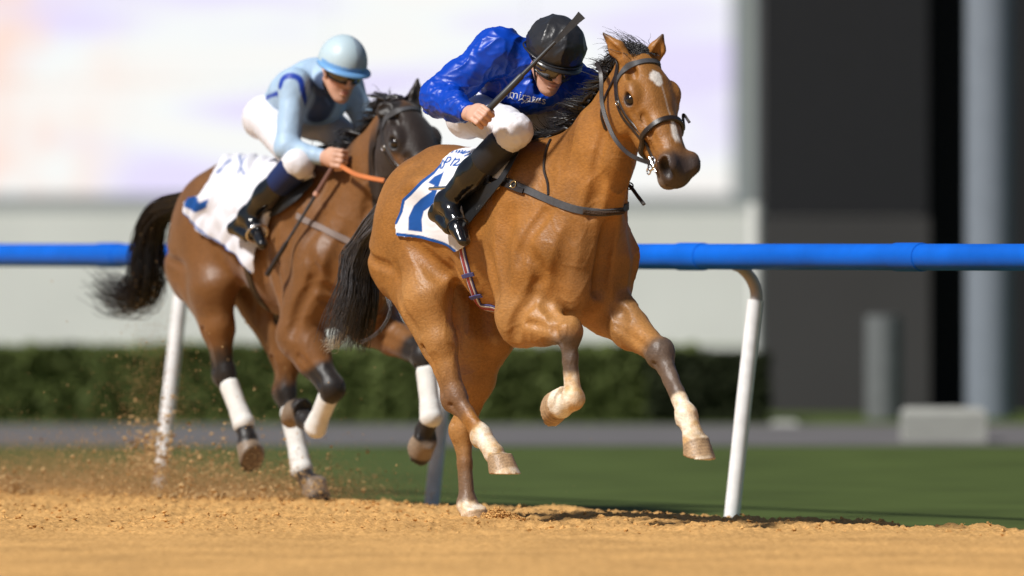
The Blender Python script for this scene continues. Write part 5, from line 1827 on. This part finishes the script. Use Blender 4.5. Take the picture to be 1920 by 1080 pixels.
# ================================================================= second horse and rider
L2 = Local(-1.06, 2.94)
p2 = L2.P
pose2 = dict(
    dz=-.035,
    hip={-1: np.array([-.46, -.13, 1.26]), 1: np.array([-.46, .13, 1.25])},
    stifle={-1: p2(400, 540, -.185), 1: p2(545, 610, .15)},
    hock={-1: p2(421, 698, -.14), 1: p2(535, 732, .12)},
    hfet={-1: p2(457, 795, -.12), 1: p2(566, 882, .11)},
    hcor={-1: p2(464, 820, -.12), 1: p2(578, 902, .11)},
    hsole={-1: p2(474, 862, -.12), 1: p2(594, 932, .11)},
    htoe={-1: np.array([.35, 0, -1.0]), 1: np.array([1.0, 0, -.2])},
    hup={-1: np.array([-.75, 0, .35]), 1: np.array([.25, 0, 1.0])},
    shoulder={-1: np.array([.60, -.165, 1.13]), 1: np.array([.66, .165, 1.12])},
    elbow={-1: p2(560, 628, -.185), 1: p2(690, 600, .17)},
    knee={-1: p2(622, 728, -.15), 1: p2(796, 668, .14)},
    ffet={-1: p2(592, 800, -.14), 1: p2(808, 782, .115)},
    fcor={-1: p2(572, 788, -.14), 1: p2(796, 808, .11)},
    fsole={-1: p2(548, 776, -.14), 1: p2(786, 846, .11)},
    ftoe={-1: np.array([-.4, 0, -.8]), 1: np.array([-.2, 0, -1.0])},
    fup={-1: np.array([.9, 0, -.3]), 1: np.array([.95, 0, .2])},
    neck=(np.array([.56, 0, 1.34]), np.array([.80, 0, 1.54]), np.array([1.02, 0, 1.745])),
    poll=p2(752, 200, 0.0), muzzle=p2(842, 402, 0.0),
    dock=np.array([-.86, 0, 1.40]),
    ear={-1: p2(704, 212, -.12), 1: p2(783, 146, .085)},
    earface={-1: np.array([.2, -1., 0]), 1: np.array([.95, -.25, 0])},
    grooves=pose1['grooves'][:11],
)
def legs2(po, s):
    B = (.012, .009, .008)
    return [(lerp(po['elbow'][s], po['knee'][s], .55), po['ffet'][s], .10, .32, B), (po['knee'][s], po['fsole'][s], -.1, -.05, B),
            (lerp(po['stifle'][s], po['hock'][s], .45), po['hfet'][s], .10, .40, B), (po['hock'][s], po['hsole'][s], -.02, .06, B)]
coat2 = dict(base=(.170, .070, .018), top=(.075, .030, .010), legs=legs2, hoof=(.22, .16, .11), muzzle=(.02, .015, .013), star=False, blackhead=(.012, .010, .010))
M_coat2 = vcol_mat('dark_bay_coat', rough=0.47, spec=0.38, noise_amt=0.24, noise_scale=5.0, bump=0.2, bump_scale=180.0, stretch=(.35, 1, 1), sheen=.1, dist=.003, bump2=.25, bump2_scale=9.0, dist2=.03)
horse2 = empty('racehorse'); L2.place(horse2)
hs2 = horse_field(pose2, 0.0095)
V, F = hs2.F.mesh()
V = muscle(V, F, hs2)
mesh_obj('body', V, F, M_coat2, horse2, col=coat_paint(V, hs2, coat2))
tag(horse2, 'dark bay racehorse with black head and white leg wraps, running second', 'horse')
head_extras(hs2, horse2)
F2 = hs2.F
# leg wraps
M_wrap = mat('white_leg_wrap', (.68, .67, .64), rough=.85, noise_amt=.12, noise_scale=20, bump=.5, bump_scale=60, dist=.004)
for s in (-1, 1):
    for a_, b_x, t0_, t1_ in ((pose2['hock'][s], pose2['hfet'][s], .28, .98), (pose2['knee'][s], pose2['ffet'][s], .26, 1.0)):
        f = Field(np.minimum(a_, b_x) - .12, np.maximum(a_, b_x) + .12, .007)
        f.cone(lerp(a_, b_x, t0_), lerp(a_, b_x, t1_ - .15), .051, .047, .01, up=(1, 0, 0), sa=.045, sb=.042)
        f.cone(lerp(a_, b_x, t1_ - .15), lerp(a_, b_x, t1_), .047, .058, .02, up=(1, 0, 0), sa=.042, sb=.052)
        V, F = f.mesh()
        mesh_obj('leg_wrap', V, F, M_wrap, horse2)
# hair
mane(hs2, horse2, 700, 51, .20, M_hair, (-.9, .0, -.1), lift=.10)
mane(hs2, horse2, 220, 52, .20, M_hair, (-.9, .0, -.1), lift=.10, rad=.011, name='mane_locks', sides=5, fly=0.)
dk2 = pose2['dock']
strands('tail', lock_paths([dk2 + np.array([.05, 0, .02]), p2(300, 400, .02), p2(276, 465, .02), p2(274, 530, .02), p2(246, 560, .02), p2(188, 538, .02)], 620, .10, .03, .002, 61, jl=.5, root_spread=.03), .0034, M_hair, horse2)
# tack
def bridle2():
    br = bridle(hs2, L2, horse2)
bridle2()
strap('breast_strap', F2, list(hit(F2, L2, [(560, 405), (600, 425), (640, 445), (672, 460)], .005)) + [F2.project([(.80, -.02, 1.22)], .005)[0][0], F2.project([(.72, .15, 1.25)], .005)[0][0], F2.project([(.45, .27, 1.33)], .005)[0][0]], .030, mat('tan_grey_webbing', (.22, .17, .15), rough=.7), horse2, .006)
strap('girth', F2, list(hit(F2, L2, [(462, 470), (468, 505), (480, 545), (500, 578), (514, 598)], .005)) + [F2.project([(.16, 0, .80)], .005)[0][0], F2.project([(.12, .25, 1.0)], .005)[0][0]], .055, M_leather, horse2, .006)
c2 = F2.project([hs2.hp(.485, -.080, -.064)], .012)[0][0]
M_or = mat('orange_rubber_rein', (.55, .17, .05), rough=.6)
free_band('rein', [c2, p2(745, 345, -.14), p2(720, 338, -.15)], .018, M_leather, horse2, .005, nrmv=(.5, -.8, .2))
free_band('rein_grip', [p2(722, 339, -.15), p2(690, 333, -.16), p2(665, 326, -.17), p2(640, 312, -.17)], .022, M_or, horse2, .007, nrmv=(.5, -.8, .2))
# number cloth, pushed up in folds
o2 = [(417, 300), (430, 278), (455, 272), (500, 290), (560, 322), (592, 318), (600, 325), (560, 352), (525, 385), (505, 420), (494, 460), (489, 512), (478, 500), (455, 478), (420, 455), (385, 440), (360, 405), (358, 380), (385, 365), (405, 330)]
blu2 = [(362, 372), (375, 367), (384, 372), (388, 380), (402, 374), (398, 388), (380, 398), (362, 390)]
bo2 = [(357, 402), (388, 436), (425, 455), (458, 480), (485, 508)]
let2 = [[(452, 300), (460, 318), (455, 332)], [(464, 305), (458, 322), (466, 334)], [(415, 330), (436, 306)]]
def paint2(Q):
    c = np.tile(np.array((.66, .66, .71)), (len(Q), 1))
    wgt = np.maximum(soft_in(Q, blu2), np.clip(2.6 - pl_dist(Q, bo2), 0, 1))
    for l in let2: wgt = np.maximum(wgt, np.clip(2.4 - pl_dist(Q, l), 0, .8))
    return c * (1 - wgt[:, None]) + BLUE_P * wgt[:, None]
rip2 = lambda Q: .012 + .055 * np.abs(pnoise(np.stack([(Q[:, 0] + Q[:, 1] * .35) / 26., Q[:, 1] / 90., 0 * Q[:, 0]], 1))) + .012 * pnoise(np.stack([Q[:, 0] / 14., Q[:, 1] / 30., 0 * Q[:, 0] + 3], 1))
cloth2 = cloth_on('number_cloth', F2, L2, o2, 2.2, M_cloth, None, paint2, .012, rip2)
L2.place(cloth2)
tag(cloth2, 'rumpled white saddle cloth with blue print on the second horse', 'saddle cloth')
saddle2 = empty('racing_saddle'); L2.place(saddle2)
fo = Field((-.2, -.5, 1.0), (.75, .5, 2.0), .009)
fo.cone((.12, 0, 1.565), (.30, 0, 1.585), .030, .040, .05, up=(0, 0, 1), sa=.10, sb=.08)
fo.ell((.36, 0, 1.60), (.06, .06, .05), .03); fo.ell((.08, 0, 1.57), (.05, .10, .03), .04)
Vx, Fx = fo.mesh(); mesh_obj('seat', Vx, Fx, M_sad, saddle2)
cloth_on('flap', F2, L2, [(498, 388), (520, 362), (550, 340), (590, 328), (592, 345), (560, 380), (530, 402), (512, 410)], 2.5, M_sad, saddle2, lambda Q: np.tile(np.array((.012, .012, .013)), (len(Q), 1)), .030)
M_roll = mat('white_saddle_roll', (.78, .78, .82), rough=.6)
mb = MB(); q_ = hit(F2, L2, [(590, 326), (560, 340), (530, 365), (508, 395), (497, 430), (491, 455)], .03)
mb.tube(catmull(q_, 5), .022, 10); mb.build('padded_edge', M_roll, saddle2, smooth=True)
tag(saddle2, 'small black race saddle with white padded edge on the second horse', 'saddle')

# ---- rider
jockey2 = empty('person'); L2.place(jockey2)
HCb = p2(640, 132, -.04)
fwb, upb = np.array([.90, -.12, -.36]), np.array([.38, .04, .92])
nb2 = p2(600, 140, -.02); pel2 = p2(541, 212, .0)
sR2 = p2(552, 160, -.19); sL2 = p2(650, 160, .17)
eR2 = p2(538, 278, -.27); wR2 = p2(608, 296, -.17); hR2 = p2(634, 297, -.155)
eL2 = np.array([.45, .26, 1.62]); wL2 = np.array([.68, .12, 1.60]); hL2 = np.array([.73, .06, 1.60])
hiR, hiL = pel2 + np.array([.02, -.14, -.02]), pel2 + np.array([.02, .14, -.02])
kR2, kL2 = p2(560, 306, -.245), np.array([.46, .245, 1.56])
aR2, aL2 = p2(466, 405, -.325), np.array([.05, .33, 1.29])
tR2, tL2 = p2(492, 458, -.35), np.array([.22, .35, 1.16])
heR2, heL2 = p2(438, 428, -.335), np.array([-.02, .34, 1.22])
lo2, hi2 = (-.35, -.6, .95), (1.05, .5, 2.2)
fb2 = Field(lo2, hi2, .0065)
fb2.cone(pel2, lerp(pel2, nb2, .5), .095, .10, .05, up=(0, 0, 1), sa=.14, sb=.13)
fb2.cone(lerp(pel2, nb2, .5), nb2 - np.array([.03, 0, .01]), .10, .085, .05, up=(0, 0, 1), sa=.13, sb=.15)
qb, Rb = person_head(fb2, HCb, fwb, upb, 1.02)
fb2.cone(nb2, qb(-.02, 0, -.05), .055, .050, .03)
for (s_, e_, w_) in ((sR2, eR2, wR2), (sL2, eL2, wL2)):
    fb2.cone(s_, e_, .045, .038, .03); fb2.cone(e_, w_, .038, .026, .02)
for (h_, k_, a_, t_) in ((hiR, kR2, aR2, tR2), (hiL, kL2, aL2, tL2)):
    fb2.cone(h_, k_, .085, .055, .04); fb2.cone(k_, a_, .052, .034, .02); fb2.cone(a_, lerp(a_, t_, .7), .030, .018, .02)
fist(fb2, hR2, wR2, (-.1, -.15, -.95), (.1, -.75, .6), 1.1)
fist(fb2, hL2, wL2, (.2, -.9, .3), (.3, .1, .9), 1.0)
Vb, Fb = fb2.mesh()
mesh_obj('body', Vb, Fb, M_skin, jockey2, col=skin_paint(Vb, qb, Rb, HCb, tone=(.58, .33, .23)))
# pale blue jacket with darker seams and a navy chest panel, shade painted into it
fs2 = Field(lo2, hi2, .0065)
fs2.cone(pel2 + np.array([.02, 0, .02]), lerp(pel2, nb2, .5), .112, .12, .05, up=(0, 0, 1), sa=.155, sb=.16)
fs2.cone(lerp(pel2, nb2, .5), nb2 - np.array([.02, 0, .012]), .12, .09, .05, up=(0, 0, 1), sa=.16, sb=.155)
fs2.ell(lerp(pel2, nb2, .75) + np.array([.05, 0, -.09]), (.12, .14, .10), .06)
fs2.cone(nb2 - np.array([.02, 0, 0]), qb(-.035, 0, -.075), .066, .058, .03)
for (s_, e_, w_) in ((sR2, eR2, wR2), (sL2, eL2, wL2)):
    fs2.ell(s_, (.075, .070, .078), .05)
    fs2.cone(s_, e_, .064, .055, .04); fs2.cone(e_, lerp(e_, w_, .95), .054, .036, .03)
fs2.cone(qb(-.02, 0, -.07), qb(.09, 0, -.15), .058, .045, .01, 'sub')
Vj, Fj = fs2.mesh()
Vj = wrinkle(Vj, Fj, .004, 16., (1, 1, .6), 13.)
colj = np.tile(np.array((.36, .50, .66)), (len(Vj), 1))
def seam_or_shade(pts, wd, colr, a=1.0):
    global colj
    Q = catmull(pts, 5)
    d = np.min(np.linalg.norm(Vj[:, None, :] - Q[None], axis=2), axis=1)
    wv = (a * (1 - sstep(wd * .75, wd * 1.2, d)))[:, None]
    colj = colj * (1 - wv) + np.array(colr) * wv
bvh2 = BVHTree.FromPolygons(Vj.tolist(), Fj.tolist())
dr2 = lambda pts: list(drape(bvh2, L2, pts, .0))
seam_or_shade(dr2([(530, 165), (536, 150), (552, 145), (566, 152), (572, 175), (576, 195)]), .016, (.010, .045, .36))
seam_or_shade(dr2([(484, 196), (502, 186), (522, 178)]), .013, (.010, .045, .36))
seam_or_shade(dr2([(602, 155), (612, 180), (600, 215), (585, 240)]), .055, (.025, .038, .095), .9)  # navy chest panel, widened and darkened to paint in the chest's shadow
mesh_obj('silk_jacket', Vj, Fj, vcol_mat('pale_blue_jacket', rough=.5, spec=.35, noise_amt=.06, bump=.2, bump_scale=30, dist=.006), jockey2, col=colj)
fp2 = Field(lo2, hi2, .0065)
fp2.cone(pel2 - np.array([.03, 0, 0]), pel2 + np.array([.09, 0, .02]), .110, .10, .04, up=(0, 0, 1), sa=.155, sb=.15)
for (h_, k_, a_) in ((hiR, kR2, aR2), (hiL, kL2, aL2)):
    fp2.ell(h_ + np.array([-.03, 0, -.01]), (.09, .08, .09), .05)
    fp2.cone(h_, k_, .088, .062, .05); fp2.ell(k_, (.068, .062, .064), .03); fp2.cone(k_, lerp(k_, a_, .2), .064, .058, .03)
Vp_, Fp_ = fp2.mesh(); Vp_ = wrinkle(Vp_, Fp_, .0035, 20., (1, 1, .7), 5.)
mesh_obj('breeches', Vp_, Fp_, M_breech, jockey2)
M_navy = mat('navy_boot_top', (.006, .018, .085), rough=.6)
def boot2(k_, a_, t_, hl):
    f = Field(lo2, hi2, .006)
    f.cone(lerp(k_, a_, .36), lerp(k_, a_, .62), .064, .062, .02); f.cone(lerp(k_, a_, .60), a_, .062, .042, .03)
    f.cone(a_, hl, .040, .030, .03); f.cone(a_, t_, .040, .026, .03); f.cone(hl, lerp(hl, t_, .5), .026, .030, .02)
    V, F = f.mesh(); root = mesh_obj('boot', V, F, M_boot, jockey2)
    f = Field(lo2, hi2, .006)
    f.cone(lerp(k_, a_, .06), lerp(k_, a_, .36), .072, .067, .02)
    V, F = f.mesh(); mesh_obj('cuff', V, F, M_navy, root)
    ring_mesh('stirrup', lerp(a_, t_, .62), nrm(t_ - a_), .050, .006, M_metal, root, 20, 8)
boot2(kR2, aR2, tR2, heR2); boot2(kL2, aL2, tL2, heL2)
Vh, Fh = helmet(jockey2, qb, Rb, HCb, M_cap, rx=.128, ry=.112, rz=.128, brim=.028, cz=.036, tilt=.0)
lh = (Vh - HCb) @ Rb.T
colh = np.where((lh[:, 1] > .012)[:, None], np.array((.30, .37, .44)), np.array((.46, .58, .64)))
colh = np.where((np.abs(lh[:, 2] - .040) < .012)[:, None] & (lh[:, 0] > .0)[:, None], np.array((.16, .36, .66)), colh)
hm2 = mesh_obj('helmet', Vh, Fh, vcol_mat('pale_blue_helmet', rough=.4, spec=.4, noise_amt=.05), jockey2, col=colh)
pk = []
for i in range(25):
    a = math.radians(-100 + 200 * i / 24)
    ex = .012 + .030 * max(0, math.cos(a))
    for r_ in (.0, 1.0):
        pk.append(qb((.120 + ex * r_) * math.cos(a) - .008, (.106 + ex * r_) * math.sin(a), .034 - .010 * r_))
pk = np.array(pk); n_ = len(pk)
PV = np.vstack([pk, pk - Rb[2] * .007]); PF = []
for i in range(24):
    a, b, c, d = 2 * i, 2 * i + 1, 2 * i + 3, 2 * i + 2
    PF += [(a, b, c, d), (a + n_, d + n_, c + n_, b + n_), (b, b + n_, c + n_, c)]
mesh_obj('peak', PV, PF, mat('helmet_rim_blue', (.16, .36, .66), rough=.4), hm2)
goggles(jockey2, qb, Rb, HCb, zoff=.0)
tag(jockey2, 'person in pale blue jacket and pale blue helmet riding the second horse', 'person')
# whip pointing down past the shoulder
whip2 = empty('riding_whip'); L2.place(whip2)
wt = p2(500, 516, -.36)
wd2 = nrm(wt - hR2)
mb = MB(); mb.tube([hR2 - wd2 * .05, hR2 + wd2 * .20], [.012, .012], 10); mb.build('grip', mat('whip_brown_grip', (.16, .075, .055), rough=.6), whip2, smooth=True, auto=50)
mb = MB(); mb.tube([hR2 + wd2 * .195, lerp(hR2, wt, .72)], [.008, .007], 8); mb.build('shaft', M_whip, whip2, smooth=True, auto=50)
mb = MB(); mb.tube([lerp(hR2, wt, .70), lerp(hR2, wt, .74), wt], [.007, .012, .013], 8); mb.build('flap', M_leather, whip2, smooth=True, auto=50)
mb = MB(); mb.tube([hR2 + wd2 * .185, hR2 + wd2 * .205], [.014, .014], 10); mb.build('collar', mat('whip_collar_copper', (.55, .30, .22), rough=.35), whip2, smooth=True, auto=50)
tag(whip2, 'thin riding whip pointing down along the second horse\'s shoulder', 'whip')
print('second', time.time() - T0)

# ================================================================= kicked-up dirt
M_spray = mat('flying_dirt', (.43, .28, .13), rough=.95, spec=.1, noise_amt=.4, noise_scale=30)
g = np.random.default_rng(91)
def world2(pu): return np.array([L2.X0 + RX * pu[0] + RY * pu[1], L2.Y0 - RY * pu[0] + RX * pu[1], pu[2]])
def spray(n, cx, cy, D, sx, sy, sd, smin, smax, pw, seed):
    g = np.random.default_rng(seed)
    X = cx + g.normal(size=n) * sx
    Yp = cy - np.abs(g.normal(size=n)) * sy
    Dd = D + g.normal(size=n) * sd
    P = np.stack([(X - 960) * Dd / 17600, Dd - CAM_D, CAM_H + (455 - Yp) * Dd / 17600], 1)
    P = P[P[:, 2] > -.03]
    return P, smin + (smax - smin) * g.random(len(P)) ** pw
Ps, Ss = [], []
for a in ((2600, 330, 925, 44.2, 120, 45, .6, .0018, .011, 4, 1), (800, 285, 890, 44.6, 24, 48, .3, .002, .016, 3, 2), (1500, 90, 925, 45.0, 110, 26, .7, .002, .011, 4, 3),
          (900, 545, 925, 43.6, 70, 34, .3, .0018, .010, 4, 4), (900, 360, 900, 44.0, 160, 140, .8, .0012, .006, 3, 5), (260, 620, 850, 43.4, 160, 160, .6, .0010, .004, 3, 6),
          (500, 420, 935, 43.4, 80, 12, .3, .004, .020, 3, 7), (220, 20, 925, 44.6, 25, 18, .2, .006, .024, 2, 8)):
    P_, S_ = spray(*a); Ps.append(P_); Ss.append(S_)
Ps = np.vstack(Ps); Ss = np.concatenate(Ss)
V_, F_ = clod_mesh(len(Ps), Ps, Ss, 17, .9)
tag(mesh_obj('flying_dirt', V_, F_, M_spray, smooth=False), 'spray of sandy clods thrown up behind the second horse', 'dirt', kind='stuff')
# fine dust grains hanging low behind the hooves
Ps, Ss = [], []
for a in ((55000, 260, 930, 44.8, 190, 44, 1.0, .0009, .0024, 2, 21), (34000, 60, 930, 45.4, 130, 48, 1.0, .0009, .0024, 2, 22), (18000, 480, 938, 44.0, 130, 26, .6, .0012, .0030, 2, 23), (3000, 290, 800, 44.8, 40, 120, .5, .001, .003, 2, 24)):
    P_, S_ = spray(*a); Ps.append(P_); Ss.append(S_)
Ps = np.vstack(Ps); Ss = np.concatenate(Ss)
g = np.random.default_rng(19)
V_ = (Ps[:, None, :] + (np.array([(1, 1, 1), (-1, -1, 1), (-1, 1, -1), (1, -1, -1)], float)[None] * .7 + .25 * g.normal(size=(len(Ps), 4, 3))) * Ss[:, None, None]).reshape(-1, 3)
F_ = (np.arange(len(Ps))[:, None, None] * 4 + np.array([(0, 1, 2), (0, 3, 1), (0, 2, 3), (1, 3, 2)])[None]).reshape(-1, 3)
tag(mesh_obj('dust_grains', V_, F_, M_spray, smooth=False), 'low drifting veil of fine track dust at left', 'dust', kind='stuff')
# little heap pushed up by the planted hind hoof
hx = pose1['hsole'][1]
hw = np.array([L1.X0 + RX * hx[0] + RY * hx[1], L1.Y0 - RY * hx[0] + RX * hx[1], 0])
g = np.random.default_rng(5)
n = 700
P_ = np.stack([hw[0] + .095 + g.normal(size=n) * .055, hw[1] - .05 + g.normal(size=n) * .06, np.zeros(n)], 1)
r2 = ((P_[:, 0] - hw[0] - .095) / .085) ** 2 + ((P_[:, 1] - hw[1] + .05) / .10) ** 2
P_[:, 2] = .004 + .055 * np.exp(-r2) * g.random(n)
V_, F_ = clod_mesh(n, P_, .003 + .008 * g.random(n) ** 2, 23, .8)
tag(mesh_obj('hoof_heap', V_, F_, M_dirt, smooth=False), 'small heap of broken dirt by the planted hind hoof', 'dirt', kind='stuff')
print('total', time.time() - T0)
